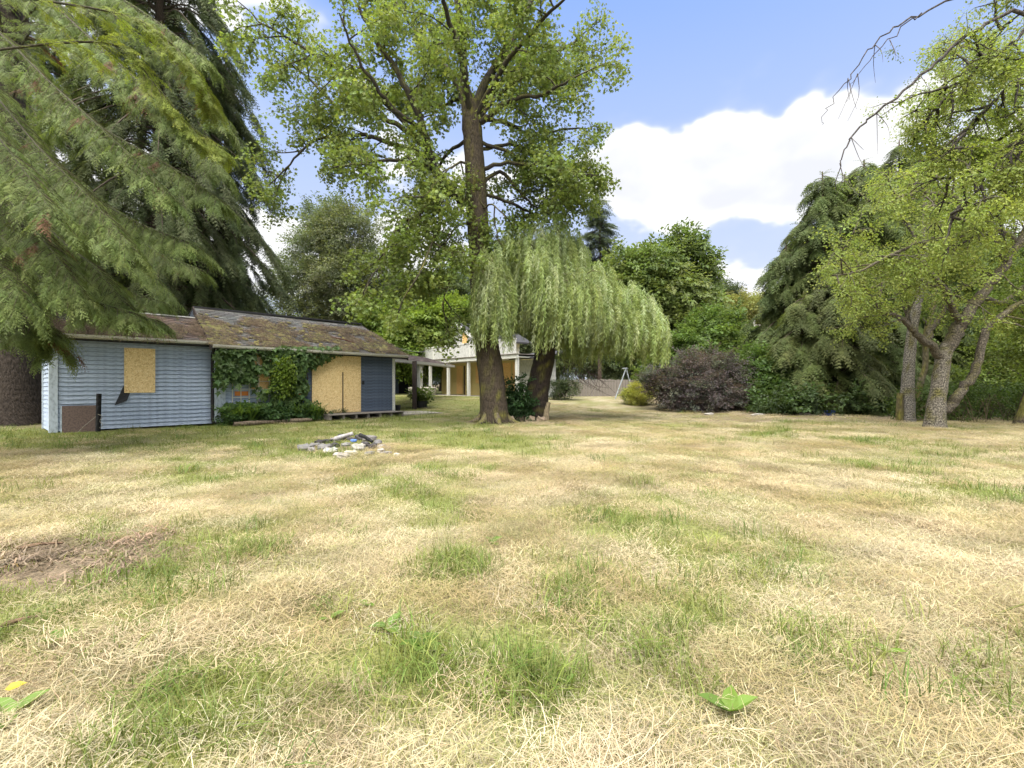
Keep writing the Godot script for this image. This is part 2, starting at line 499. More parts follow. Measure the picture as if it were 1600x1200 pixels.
func make_lawn() -> void:
	for p in [[160, 930, 0.7, 0.5], [60, 1000, 0.8, 0.5], [330, 860, 0.6, 0.4], [250, 1080, 0.5, 0.4], [60, 950, 0.5, 0.6], [120, 1030, 0.45, 0.6], [230, 900, 0.5, 0.7], [40, 1060, 0.4, 0.7], [330, 840, 0.45, 0.6], [140, 770, 1.2, 0.3], [400, 862, 0.28, 0.9], [90, 1100, 0.4, 0.4],
			[705, 890, 0.28, 1.0], [765, 850, 0.25, 0.5], [690, 800, 0.6, 0.45], [820, 1060, 0.3, 0.7], [655, 1020, 0.22, 0.5], [1000, 1000, 0.35, 0.75], [1290, 1010, 0.3, 0.8], [905, 940, 0.25, 0.6],
			[1100, 850, 1.0, 0.45], [960, 790, 1.0, 0.25], [1040, 900, 0.6, 0.45], [1240, 870, 0.5, 0.45], [1330, 690, 1.0, 0.6], [1240, 680, 1.2, 0.6], [1460, 705, 0.9, 0.6], [1340, 730, 0.8, 0.4], [1570, 780, 0.5, 0.6],
			[1180, 960, 0.35, 0.6], [500, 920, 0.3, 0.5], [520, 1060, 0.35, 0.25], [1480, 1050, 0.5, 0.3], [860, 690, 1.0, 0.5], [300, 1120, 0.3, 0.8], [1050, 1120, 0.3, 0.4], [560, 730, 2.0, 0.55], [480, 700, 2.0, 0.5], [640, 720, 1.6, 0.5], [100, 700, 2.0, 0.4]]:
		var d: float = F * EYE / (p[1] - 600.0)
		patches.append([(p[0] - 800.0) / F * d, -d, p[2], p[3]])
	var xs := []
	var zs := []
	var v := 0.0
	while v < 900.0:
		xs.append(v)
		v += 0.16 + 0.012 * v + 0.02 * maxf(v - 20.0, 0) 
	var all_x := []
	for i in range(xs.size() - 1, 0, -1): all_x.append(-xs[i])
	all_x.append_array(xs)
	v = 8.0
	while v > -900.0:
		zs.append(v)
		v -= 0.16 + 0.010 * absf(v) + 0.02 * maxf(absf(v) - 30.0, 0)
	var st := new_st()
	for z in zs:
		for x in all_x:
			st.set_color(earth_color(x, z))
			st.add_vertex(Vector3(x, gy(x, z), z))
	var w := all_x.size()
	for i in zs.size() - 1:
		for j in w - 1:
			var q := i * w + j
			for e in [q, q + w, q + w + 1, q, q + w + 1, q + 1]: st.add_index(e)
	st.generate_normals()
	var ground := put("ground", st.commit(), M.ground)
	ground.set_meta("kind", "structure")
	var hay := Scatter.new()
	var chaff := Scatter.new()
	var turf := Scatter.new()
	var tall := Scatter.new()
	var d := 0.9
	while d < 31.0:
		var step := 0.085 + 0.0125 * d
		var half := d * 1.1 + 5.0
		var x := -half
		while x < half:
			var p := Vector3(x + rf(-step, step) * 0.6, 0, -d + rf(-step, step) * 0.6)
			x += step
			if p.z > 1.0 or in_building(p.x, p.z): continue
			var g := greenness(p.x, p.z)
			var bare := bareness(p.x, p.z)
			p.y = gy(p.x, p.z)
			var k := 1.0 + d * 0.05
			var turn := Basis(Vector3.UP, rf(0, TAU))
			if rng.randf() < bare * 0.85:
				if rng.randf() < 0.5 and d < 8.0: chaff.add(turn * Basis.from_scale(Vector3(k, k, k)), p, tint(Color(0.22, 0.165, 0.11), 0.5, 1.5))
				continue
			if nb.get_noise_2d(p.x * 6.0 + 200.0, p.z * 8.0) < -0.22 and rng.randf() < 0.75: continue
			var lump := maxf(0.0, nb.get_noise_2d(p.x * 3.0 + 11.0, p.z * 4.5)) * 0.14
			if rng.randf() < g:
				var c := GRASS.lerp(Color(0.12, 0.17, 0.035), rf(0, 0.6)).lerp(OCHRE, maxf(0.0, rf(-0.35, 0.65)) * (1.2 - g))
				turf.add(turn * Basis.from_scale(Vector3(k, rf(0.7, 1.35), k)), p, tint(c, 0.8, 1.25))
				if rng.randf() < 0.22 * g * g and d < 24.0: tall.add(turn * Basis.from_scale(Vector3(k, rf(0.45, 1.0), k)), p, tint(GRASS.lerp(Color(0.10, 0.17, 0.03), rf(0, 1)), 0.8, 1.2))
				if rng.randf() < 0.40 - 0.32 * g: hay.add(turn * Basis.from_scale(Vector3(k, 1, k)), p + Vector3(0, 0.02, 0), tint(STRAW.lerp(OCHRE, rf(0, 1)), 0.8, 1.2))
			else:
				var c := STRAW.lerp(OCHRE, clampf(0.42 + nb.get_noise_2d(p.x * 1.2, p.z * 1.2 + 55.0) * 1.4 + rf(-0.35, 0.35), 0, 1))
				if rng.randf() < 0.08: c = c.lerp(Color(0.12, 0.08, 0.04), 0.7)
				elif rng.randf() < 0.25: c = c.lerp(GRASS, rf(0.3, 0.8))
				var tiltv := turn * Basis(Vector3(1, 0, 0), rf(-0.14, 0.14))
				hay.add(tiltv * Basis.from_scale(Vector3(k, 0.8 + lump * 4.0, k)), p + Vector3(0, lump, 0), tint(c, 0.75, 1.2, 0.04))
				if rng.randf() < 0.38: turf.add(turn * Basis.from_scale(Vector3(k, rf(0.5, 1.1), k)), p, tint(OCHRE.lerp(GRASS, rf(0, 1)), 0.8, 1.2))
				if rng.randf() < 0.022 and d < 9.0: tall.add(turn * Basis.from_scale(Vector3(0.7, rf(0.4, 0.8), 0.7)), p, tint(STRAW.lerp(GRASS, rf(0, 1)), 0.8, 1.2))
		d += step
	for t in [[705, 895, 0.30, 30], [400, 865, 0.25, 16], [900, 945, 0.2, 12], [820, 1080, 0.22, 22], [1000, 1000, 0.25, 14], [1290, 1020, 0.25, 16], [655, 1050, 0.15, 10], [1335, 690, 0.7, 34], [1460, 712, 0.6, 30], [1570, 785, 0.3, 14], [1230, 680, 0.9, 40], [1130, 690, 0.7, 16], [1345, 730, 0.3, 16], [1400, 690, 1.2, 30], [1520, 705, 0.6, 22], [1420, 740, 0.3, 10], [1250, 662, 1.0, 26], [1590, 720, 0.4, 14], [1185, 670, 0.8, 16],
			[1590, 1060, 0.5, 16], [300, 1120, 0.25, 12], [150, 1000, 0.5, 16], [260, 880, 0.5, 12], [1340, 725, 0.5, 8], [1060, 1090, 0.1, 4]]:
		var dd: float = F * EYE / (t[1] - 600.0)
		for i in t[3]:
			var a := rf(0, TAU)
			var r: float = sqrt(rng.randf()) * t[2]
			var px: float = (t[0] - 800.0) / F * dd + cos(a) * r
			var pz := -dd + sin(a) * r
			tall.add(Basis(Vector3.UP, rf(0, TAU)) * Basis.from_scale(Vector3(1, rf(0.35, 0.85), 1)), Vector3(px, gy(px, pz), pz), tint(GRASS.lerp(Color(0.13, 0.20, 0.035), rf(0.0, 1)), 0.8, 1.2))
	put_stuff("cut_hay", hay, G.hay, M.straw)
	put_stuff("short_grass", turf, G.turf, M.grass)
	put_stuff("tall_grass", tall, G.tall, M.grass)
	put_stuff("wood_chips", chaff, G.needles, M.straw)
func in_building(x: float, z: float) -> bool:
	var r := Vector3(x, 0, z) - SHED_AT
	var s := r.dot(SHED_U)
	var n := r.dot(SHED_N)
	if s > -0.05 and s < 10.5 and n < 0.30 and n > -5.6: return true
	r = Vector3(x, 0, z) - HOUSE_AT
	s = r.dot(HOUSE_U)
	n = r.dot(HOUSE_N)
	return s > -1.5 and s < 18 and n < 0.35

# ---------------------------------------------------------------- the shed
const SHED_AT := Vector3(-12.0, 0, -12.67)
const SHED_U := Vector3(0.669, 0, -0.743)
const SHED_N := Vector3(0.743, 0, 0.669)
const MAIN := 0.25          # the main part stands forward of the wing
func board_mesh(ln: float, h: float) -> ArrayMesh:     # one lap of siding, thicker at its lower edge
	var st := new_st()
	hexa(st, [Vector3(0, 0, 0), Vector3(ln, 0, 0), Vector3(ln, 0, 0.030), Vector3(0, 0, 0.030)],
		[Vector3(0, h, 0), Vector3(ln, h, 0), Vector3(ln, h, 0.005), Vector3(0, h, 0.005)])
	return st.commit()
func siding(parent: Node3D, s0: float, s1: float, y0: float, y1: float, z: float, kind: String) -> void:
	var h := 0.118
	var mesh := board_mesh(s1 - s0, h - 0.006)
	var y := y0
	while y < y1 - 0.03:
		var o := put("siding_board", mesh if y + h <= y1 else board_mesh(s1 - s0, y1 - y - 0.01), M["%s%d" % [kind, rng.randi() % 3]], parent, Vector3(s0, y, z + rf(0, 0.003)))
		o.rotation.z = rf(-0.0012, 0.0012)
		y += h
func shingled(parent: Node3D, e0: Vector3, e1: Vector3, r0: Vector3, r1: Vector3, tones: Array) -> void:   # laps from the eave e0-e1 up to the ridge r0-r1
	var st := new_st()
	var up := (r1 - r0).cross(e0 - r0).normalized()
	if up.y < 0: up = -up
	var rows := int((r0 - e0).length() / 0.145)
	for i in rows:
		var a := e0.lerp(r0, float(i) / rows)
		var b := e1.lerp(r1, float(i) / rows)
		var a2 := e0.lerp(r0, (i + 1.12) / rows)
		var b2 := e1.lerp(r1, (i + 1.12) / rows)
		if i == rows - 1:
			a2 = r0
			b2 = r1
		var n := int((b - a).length() / 0.30)
		for k in n + 1:
			var f0 := clampf((k - (0.5 if i % 2 else 0.0)) / n, 0, 1)
			var f1 := clampf((k + 0.96 - (0.5 if i % 2 else 0.0)) / n, 0, 1)
			if f1 - f0 < 0.003: continue
			var lift := up * rf(0.014, 0.024)
			var p := [a.lerp(b, f0), a.lerp(b, f1), a2.lerp(b2, f1), a2.lerp(b2, f0)]
			hexa(st, [p[0] + up * 0.001, p[1] + up * 0.001, p[2] + up * 0.001, p[3] + up * 0.001], [p[0] + lift, p[1] + lift, p[2] + up * 0.004, p[3] + up * 0.004], tint(tones[rng.randi() % tones.size()], 0.75, 1.25, 0.03))
	var o := put("shingles", st.commit(), M.shingle, parent)
	o.set_meta("kind", "stuff")
func litter(parent: Node3D, e0: Vector3, e1: Vector3, r0: Vector3, r1: Vector3, n: int, moss_share: float, top: float) -> void:
	var up := (r1 - r0).cross(e0 - r0).normalized()
	if up.y < 0: up = -up
	var lay := Basis(Quaternion(Vector3.UP, up))
	var moss := Scatter.new()
	var dry := Scatter.new()
	for i in n:
		var u := rng.randf()
		var v := rng.randf() * top
		var p := e0.lerp(e1, u).lerp(r0.lerp(r1, u), v)
		var f := nb.get_noise_3dv(p * 2.6) + 0.5 * nb.get_noise_3dv(p * 8.0) + 0.30 - absf(v - 0.42) * 0.75
		if f < rf(-0.05, 0.3): continue
		var b := lay * Basis(Vector3.UP, rf(0, TAU))
		if rng.randf() < moss_share * (0.6 + f):
			moss.add(b * Basis.from_scale(Vector3(rf(0.5, 1.3), rf(0.5, 1.4), rf(0.5, 1.3))), p + up * 0.02, tint([Color(0.17, 0.165, 0.05), Color(0.21, 0.19, 0.065), Color(0.10, 0.09, 0.045)][rng.randi() % 3], 0.7, 1.3))
		else:
			dry.add(b * Basis.from_scale(Vector3(1, 1, 1) * rf(0.6, 1.1)), p + up * 0.03, tint([Color(0.16, 0.11, 0.075), Color(0.11, 0.08, 0.06), Color(0.22, 0.17, 0.11)][rng.randi() % 3], 0.7, 1.3))
	if moss.n: put_stuff("moss", moss, rock(Vector3(0.07, 0.016, 0.07), Color(1, 1, 1), 3.0), M.straw, parent)
	if dry.n: put_stuff("fallen_needles", dry, G.needles, M.straw, parent)
func on_wall(px: float, py: float, z: float) -> Vector3:       # the place on the shed's front (its own axes) seen at that place of the photograph
	var a := SHED_AT + SHED_N * z
	var k := (px - 800.0) / F
	var s := (-a.x - k * a.z) / (SHED_U.x + k * SHED_U.z)
	var d := -(a.z + SHED_U.z * s)
	return Vector3(s, EYE - (py - 600.0) / F * d, z)
func make_shed() -> void:
	var turn := atan2(-SHED_U.z, SHED_U.x)
	var t := thing("garden_shed", "long blue clapboard shed with mossy shingle roof and boarded up openings", "shed", SHED_AT, turn)
	# body
	box_part("wing_wall", t, M.dark_void, Vector3(0.02, 0.03, -1.8), Vector3(3.73, 2.62, -0.002))
	box_part("main_wall", t, M.dark_void, Vector3(3.76, 0.03, -4.6), Vector3(10.32, 2.52, MAIN - 0.002))
	siding(t, 0.12, 3.70, 0.06, 2.48, 0.0, "pale_siding")
	siding(t, 4.01, 5.62, 0.12, 2.42, MAIN, "pale_siding")
	siding(t, 5.62, 6.82, 0.12, 2.42, MAIN, "dark_siding")
	siding(t, 8.80, 10.24, 0.14, 2.42, MAIN, "dark_siding")
	box_part("corner_board", t, M.pale_trim, Vector3(-0.05, 0.03, -0.10), Vector3(0.12, 2.5, 0.042))
	box_part("corner_board", t, M.pale_trim, Vector3(3.85, 0.1, MAIN - 0.01), Vector3(4.01, 2.45, MAIN + 0.034))
	box_part("corner_board", t, M.pale_trim, Vector3(3.745, 0.1, 0.0), Vector3(3.85, 2.45, MAIN + 0.012))
	box_part("corner_board", t, M.white, Vector3(10.24, 0.1, MAIN - 0.06), Vector3(10.37, 2.42, MAIN + 0.034))
	box_part("skirt_board", t, M.brown_wood, Vector3(4.0, 0.0, MAIN - 0.012), Vector3(10.3, 0.118, MAIN + 0.01))
	# boarded openings
	box_part("window_board", t, M.osb, Vector3(1.50, 1.05, 0.028), Vector3(2.22, 2.33, 0.045)).set_meta("label", "pressed wood board over the wing window")
	box_part("window_board", t, M.osb_orange, Vector3(4.78, 1.12, MAIN + 0.028), Vector3(5.55, 2.38, MAIN + 0.045))
	box_part("door_board", t, M.osb, Vector3(6.83, 0.22, MAIN + 0.028), Vector3(8.035, 2.40, MAIN + 0.044))
	box_part("door_board", t, M.osb, Vector3(8.045, 0.22, MAIN + 0.024), Vector3(8.79, 2.40, MAIN + 0.040))
	box_part("joint_strip", t, M.brown_wood, Vector3(8.0, 0.22, MAIN + 0.0445), Vector3(8.045, 1.75, MAIN + 0.05))
	box_part("latch", t, M.black, Vector3(8.84, 1.28, MAIN + 0.026), Vector3(8.93, 1.42, MAIN + 0.06))
	var sw := new_st()
	for q in [[1.50, 2.22, 1.05, 2.33, 0.045], [6.83, 8.035, 0.22, 2.40, MAIN + 0.044], [8.045, 8.79, 0.22, 2.40, MAIN + 0.040], [4.78, 5.55, 1.12, 2.38, MAIN + 0.045]]:
		for i in 7:
			var y := lerpf(q[2] + 0.05, q[3] - 0.05, i / 6.0)
			for x in [q[0] + 0.03, q[1] - 0.04]: bx(sw, Vector3(x, y - 0.007, q[4] + 0.0005), Vector3(x + 0.014, y + 0.007, q[4] + 0.004))
	put("screws", sw.commit(), M.black, t).set_meta("kind", "stuff")
	var st := new_st()     # torn roofing felt hanging below the wing window
	hexa(st, [Vector3(1.49, 1.26, 0.030), Vector3(1.28, 0.70, 0.035), Vector3(1.56, 0.83, 0.05), Vector3(1.63, 1.04, 0.03)],
		[Vector3(1.49, 1.26, 0.034), Vector3(1.28, 0.70, 0.040), Vector3(1.56, 0.83, 0.055), Vector3(1.63, 1.04, 0.034)])
	put("torn_felt", st.commit(), M.black, t).set_meta("label", "torn black felt flap under the wing window board")
	# eaves
	box_part("soffit", t, M.brown_wood, Vector3(-0.15, 2.50, -0.05), Vector3(3.66, 2.53, 0.33))
	box_part("soffit", t, M.brown_wood, Vector3(3.58, 2.425, MAIN + 0.036), Vector3(10.62, 2.45, MAIN + 0.33))
	gutter(t, -0.30, 3.62, 2.50, 0.36, 0.02)
	gutter(t, 3.55, 10.72, 2.415, MAIN + 0.37, -0.03)
	put("downspout", one_tube([Vector3(3.68, 2.5, 0.36), Vector3(3.70, 2.40, 0.2), Vector3(3.70, 2.2, 0.08), Vector3(3.70, 0.2, 0.08), Vector3(3.70, 0.06, 0.2)], 0.045, 0.045, 8, Color(0.05, 0.045, 0.045)), M.bark, t)
	# wing roof
	var e0 := Vector3(-0.3, 2.53, 0.36)
	var e1 := Vector3(3.62, 2.53, 0.36)
	var r0 := Vector3(-0.3, 3.55, -1.85)
	var r1 := Vector3(3.9, 3.55, -1.85)
	deck(t, e0, e1, r0, r1, 0.07)
	var em := board_mesh(1.68, 0.109)
	for i in 28:
		var eb := put("siding_board", em, M["pale_siding%d" % (i % 3)], t, Vector3(0.0, 0.06 + i * 0.118, -1.8))
		eb.rotation.y = -PI / 2
		if i > 20: eb.scale.x = maxf(0.12, 1.0 - (i - 20) * 0.13)
	box_part("corner_board", t, M.pale_trim, Vector3(-0.05, 0.03, -1.87), Vector3(0.015, 3.3, -1.76))
	box_part("back_wall", t, M.dark_siding0, Vector3(0.02, 0.03, -1.86), Vector3(3.73, 3.45, -1.805))
	var browns := [Color(0.10, 0.07, 0.06), Color(0.12, 0.085, 0.07), Color(0.085, 0.07, 0.065)]
	shingled(t, e0, e1, r0, r1, browns)
	litter(t, e0, e1, r0, r1, 4200, 0.15, 1.0)
	box_part("ridge_flashing", t, M.white, Vector3(1.7, 3.55, -1.93), Vector3(3.85, 3.585, -1.77))
	# main roof
	e0 = Vector3(3.52, 2.47, MAIN + 0.37)
	e1 = Vector3(10.76, 2.42, MAIN + 0.37)
	r0 = Vector3(3.80, 4.0, -2.28)
	r1 = Vector3(10.32, 3.93, -2.28)
	deck(t, e0, e1, r0, r1, 0.09)
	deck(t, Vector3(3.52, 2.45, -4.95), Vector3(10.76, 2.42, -4.95), r0, r1, 0.09)
	var greys := [Color(0.105, 0.105, 0.10), Color(0.125, 0.122, 0.115), Color(0.088, 0.088, 0.086), Color(0.11, 0.10, 0.09)]
	shingled(t, e0, e1, r0, r1, greys)
	litter(t, e0, e1, r0, r1, 7000, 0.75, 0.8)
	box_part("roof_ridge", t, M.tar, Vector3(3.80, 3.965, -2.40), Vector3(10.30, 4.02, -2.16)).rotation.z = -0.0
	for side in [[e0, r0, -1.0], [e1, r1, 1.0]]:
		var a: Vector3 = side[0]
		var b: Vector3 = side[1]
		st = new_st()
		var o := Vector3(0.03 * side[2], 0, 0)
		hexa(st, [a + Vector3(0, 0.02, 0), b + Vector3(0, 0.02, 0), b - Vector3(0, 0.2, 0), a - Vector3(0, 0.14, 0)],
			[a + Vector3(0, 0.02, 0) + o, b + Vector3(0, 0.02, 0) + o, b - Vector3(0, 0.2, 0) + o, a - Vector3(0, 0.14, 0) + o])
		put("barge_board", st.commit(), M.dark_wood, t)
	for x in [3.77, 10.33]:     # gable ends under the main roof
		st = new_st()
		hexa(st, [Vector3(x - 0.01, 2.5, MAIN - 0.02), Vector3(x - 0.01, 2.5, -4.55), Vector3(x - 0.01, 3.86, -2.25), Vector3(x - 0.01, 3.86, -2.2)],
			[Vector3(x + 0.01, 2.5, MAIN - 0.02), Vector3(x + 0.01, 2.5, -4.55), Vector3(x + 0.01, 3.86, -2.25), Vector3(x + 0.01, 3.86, -2.2)])
		put("gable", st.commit(), M.dark_siding0, t)
	# a fallen branch on the roof
	var br := put("stick", one_tube(curve([e0.lerp(e1, 0.63).lerp(r0.lerp(r1, 0.63), 0.42) + Vector3(0, 0.06, 0), e0.lerp(e1, 0.69).lerp(r0.lerp(r1, 0.69), 0.36) + Vector3(0, 0.08, 0), e0.lerp(e1, 0.75).lerp(r0.lerp(r1, 0.75), 0.28) + Vector3(0, 0.05, 0)], 3), 0.03, 0.015, 5, Color(0.12, 0.05, 0.03)), M.bark, null_parent())
	br.transform = t.transform
	tag(br, "broken reddish stick lying on the mossy shed roof", "stick")
	shed_surroundings(t)
func null_parent() -> Node3D: return self
func deck(parent: Node3D, e0: Vector3, e1: Vector3, r0: Vector3, r1: Vector3, thick: float) -> void:
	var st := new_st()
	var dn := Vector3(0, -thick, 0)
	hexa(st, [e0, e1, r1, r0], [e0 + dn, e1 + dn, r1 + dn, r0 + dn])
	put("roof_deck", st.commit(), M.tar, parent)
func gutter(parent: Node3D, s0: float, s1: float, y: float, z: float, fall: float) -> void:
	var st := new_st()
	var prof := [Vector2(0, 0.10), Vector2(0, 0.0), Vector2(0.07, 0.0), Vector2(0.10, 0.04), Vector2(0.11, 0.10), Vector2(0.095, 0.10), Vector2(0.085, 0.045), Vector2(0.065, 0.012), Vector2(0.012, 0.012), Vector2(0.012, 0.10)]
	for i in prof.size():
		var a: Vector2 = prof[i]
		var b: Vector2 = prof[(i + 1) % prof.size()]
		quad(st, Vector3(s0, y + a.y, z + a.x), Vector3(s0, y + b.y, z + b.x), Vector3(s1, y + fall + b.y, z + b.x), Vector3(s1, y + fall + a.y, z + a.x))
	for s in [[s0, 0.0], [s1, fall]]:
		quad(st, Vector3(s[0], y + s[1], z), Vector3(s[0], y + 0.1 + s[1], z), Vector3(s[0], y + 0.1 + s[1], z + 0.11), Vector3(s[0], y + s[1], z + 0.07))
	put("gutter", st.commit(), M.gutter, parent)
func shed_surroundings(shed: Node3D) -> void:
	var tf := shed.transform
	# brown board leaning on the wing
	var t := thing("leaning_board", "flat brown board leaning on the shed wing near its left corner", "board")
	t.transform = tf
	box_part("panel", t, M.brown_board, Vector3(0.2, 0.0, 0.03), Vector3(0.92, 0.72, 0.05))
	box_part("edge_strip", t, M.pale_trim, Vector3(0.17, 0.0, 0.028), Vector3(0.197, 0.72, 0.054))
	# trellises
	for k in 2:
		var tr := thing("trellis", ["white wire trellis left of the boarded shed window, half under vine", "second white trellis in front of the boarded shed window, deeper in the vine"][k], "trellis", Vector3.ZERO, 0, "trellises on the shed wall")
		tr.transform = tf
		var x0: float = [4.20, 5.0][k]
		var w: float = [0.75, 1.0][k]
		for i in 4:
			box_part("upright", tr, M.lattice, Vector3(x0 + w * i / 3.0 - 0.011, 0.45, MAIN + 0.06), Vector3(x0 + w * i / 3.0 + 0.011, 2.2, MAIN + 0.08))
		for i in 7:
			box_part("rung", tr, M.lattice, Vector3(x0, 0.6 + i * 0.26, MAIN + 0.0805), Vector3(x0 + w, 0.62 + i * 0.26, MAIN + 0.094))
	var oc := thing("orange_panel", "small orange panel on the shed wall behind the white trellis", "panel")
	oc.transform = tf
	box_part("plate", oc, M.orange, Vector3(4.28, 0.92, MAIN + 0.03), Vector3(4.68, 1.06, MAIN + 0.045))
	# grape vine
	var v := thing("grape_vine", "big leafy green vine climbing over the trellis and shed window", "vine")
	v.transform = tf
	var st := new_st()
	for i in 5:
		var s := 6.0 + i * 0.09
		tube(st, curve([Vector3(s, 0.0, MAIN + 0.25), Vector3(s + rf(-0.15, 0.1), 0.8, MAIN + 0.2), Vector3(s + rf(-0.5, 0.3), 1.7, MAIN + 0.15), Vector3(s + rf(-1.4, 0.6), 2.3, MAIN + 0.2)], 4), 0.03, 0.012, 5, Color(0.12, 0.09, 0.06))
	put("stem", st.commit(), M.bark, v)
	var made := 0
	var more := Scatter.new()
	var tries := 0
	while tries < 6500:
		tries += 1
		var px := rf(338, 532)
		var py := rf(541, 662)
		var ok := false
		if px < 402 and py < 597 + nz.get_noise_2d(px * 0.8, 3.0) * 22.0 and px > 337: ok = true
		if px > 400 and px < 492 and py < 574: ok = true
		if px >= 492 and py < 566 - (px - 492) * 0.35 + nz.get_noise_2d(px * 2.0, 3.0) * 9.0: ok = true
		if px > 428 + nz.get_noise_2d(py * 1.5, 8.0) * 9.0 and px < 477 + nz.get_noise_2d(py * 1.2, 4.0) * 8.0: ok = true
		if py > 628 and px > 350 and px < 490: ok = true
		if px > 398 and px < 411 and py > 552 and py < 569: ok = false
		if px > 404 and px < 424 and py > 581 and py < 601: ok = false
		if px > 398 and px < 432 and py > 572 and py < 622 and (py < 581 or py > 604 or px > 424) and rng.randf() < 0.3: ok = true
		if px > 345 and px < 402 and py > 594 and py < 632 and rng.randf() < 0.6: ok = false
		if not ok: continue
		var z := MAIN + rf(0.10, 0.42) + (0.15 if px > 428 and px < 480 else 0.0)
		var p := on_wall(px, py, z)
		if p.y < 0.1: continue
		var b := Basis(Vector3.UP, rf(-0.9, 0.9)) * Basis(Vector3.RIGHT, rf(-0.9, 0.35)) * Basis(Vector3.BACK, rf(-0.9, 0.9))
		var k := rf(0.7, 1.35)
		if made < 290 and z > MAIN + 0.24:
			var o := put("leaf", G.vine_leaf[made % 4], M.leaf, v, p)
			o.basis = b * Basis.from_scale(Vector3(k, k, k))
			made += 1
		elif more.n < 1900:
			var b2 := b * Basis.from_scale(Vector3(k, k, k))
			more.add(b2, p, tint(Color(1, 1.05, 0.9), 0.7, 1.3))
	put_stuff("foliage", more, G.vine_leaf[1], M.leaf, v)
	# bright climber leaves in the middle of the vine
	var hop := Scatter.new()
	for i in 60: hop.add(Basis(Vector3.UP, rf(-1, 1)) * Basis(Vector3.BACK, rf(-2, -1)) , on_wall(rf(436, 452), rf(556, 592), MAIN + rf(0.45, 0.58)), tint(Color(0.16, 0.24, 0.03), 0.7, 1.3))
	var h := thing("climber", "light green climber with small leaves in the middle of the vine", "climber")
	h.transform = tf
	put_stuff("foliage", hop, G.small, M.leaf, h)
	# day lilies
	var lily_at := [[392, 4.55, "day lily clump with strappy leaves below the white trellis"], [372, 4.30, "leftmost day lily clump in the bed, by the white corner board"], [456, 6.3, "day lily clump at the foot of the vine stem"], [474, 6.72, "day lily clump right of the vine, beside the boarded door"]]
	for i in 4:
		var l := thing("day_lily", lily_at[i][2], "plant", tf * Vector3(lily_at[i][1], 0.08, MAIN + 0.42), 0, "day lilies along the shed")
		var sc := Scatter.new()
		for k in 6: sc.add(Basis(Vector3.UP, rf(0, TAU)) * Basis.from_scale(Vector3(1.2, rf(0.8, 1.15), 1.2)), Vector3(rf(-0.22, 0.22), 0, rf(-0.1, 0.22)), tint(Color(0.16, 0.25, 0.05), 0.8, 1.3))
		put_stuff("foliage", sc, G.strap, M.leaf, l)
	var fl := thing("lily_flower", "orange lily bloom on the right edge of the vine", "flower", tf * on_wall(467, 617, MAIN + 0.5))
	st = new_st()
	for i in 6: leaf(st, Vector3.ZERO, Vector3(cos(i * TAU / 6), 0.5, sin(i * TAU / 6)), Vector3.UP, 0.11, OVATE, Color(0.75, 0.22, 0.03))
	put("bloom", st.commit(), M.leaf, fl)
	put("stem", one_tube([Vector3.ZERO, Vector3(0, -0.5, -0.05), Vector3(0.02, -0.85, -0.1)], 0.008, 0.01, 5, Color(0.08, 0.14, 0.03)), M.leaf, fl)
	var bed := thing("ground_plants", "low dark green leafy plants filling the bed below the vine", "plants", tf * Vector3(5.3, 0.0, MAIN + 0.4))
	var sc := Scatter.new()
	for i in 170: sc.add(Basis(Vector3.UP, rf(0, TAU)) * Basis(Vector3.BACK, rf(0, 1)) * Basis.from_scale(Vector3.ONE * rf(0.4, 0.7)), Basis(Vector3.UP, atan2(-SHED_U.z, SHED_U.x)) * Vector3(rf(-1.45, 1.5), rf(0.05, 0.42), rf(-0.3, 0.2)), tint(Color(0.07, 0.13, 0.045), 0.7, 1.4))
	put_stuff("foliage", sc, G.broad, M.leaf, bed)
	var weeds := thing("door_weeds", "low green weeds along the foot of the boarded door", "weeds", tf * Vector3(7.5, 0.2, MAIN + 0.12))
	sc = Scatter.new()
	for i in 40: sc.add(Basis(Vector3.UP, rf(0, TAU)) * Basis(Vector3.BACK, rf(0, 1)) * Basis.from_scale(Vector3.ONE * rf(0.2, 0.35)), Basis(Vector3.UP, atan2(-SHED_U.z, SHED_U.x)) * Vector3(rf(-0.6, 0.6), rf(0.0, 0.12), rf(-0.05, 0.05)), tint(Color(0.05, 0.10, 0.035), 0.7, 1.3))
	put_stuff("foliage", sc, G.small, M.leaf, weeds)
	# edging logs of the bed
	for k in 2:
		var a: float = [4.0, 5.45][k]
		var lg := put("edging_log", one_tube(curve([Vector3(a, 0.06, MAIN + 0.78), Vector3(a + 0.7, 0.075, MAIN + 0.82), Vector3(a + [1.4, 1.0][k], 0.06, MAIN + 0.76)], 4), 0.075, 0.06, 8, Color(0.22, 0.17, 0.12), 0.3), M.bark)
		lg.transform = tf
		tag(lg, ["longer grey edging log at the left of the vine bed", "shorter edging log at the right of the vine bed"][k], "log", "edging logs of the bed")
	# low step of planks before the door
	var dk := thing("plank_step", "low weathered pallet step in front of the boarded door", "step")
	dk.transform = tf
	for i in 6: box_part("plank", dk, M.grey_wood, Vector3(7.0, 0.185 + rf(0, 0.004), MAIN + 0.08 + i * 0.155), Vector3(10.15, 0.213, MAIN + 0.225 + i * 0.155))
	for i in 3: box_part("runner", dk, M.brown_wood, Vector3(7.02, 0.0, MAIN + 0.10 + i * 0.39), Vector3(10.12, 0.035, MAIN + 0.19 + i * 0.39))
	for i in 7: box_part("spacer", dk, M.grey_wood, Vector3(7.02 + i * 0.505, 0.036, MAIN + 0.12), Vector3(7.10 + i * 0.505, 0.183, MAIN + 0.96))
	# post with wire before the wing
	var fp := thing("fence_post", "short dark post standing in front of the shed wing", "post", Vector3(-10.95, gy(-10.95, -12.85), -12.86))
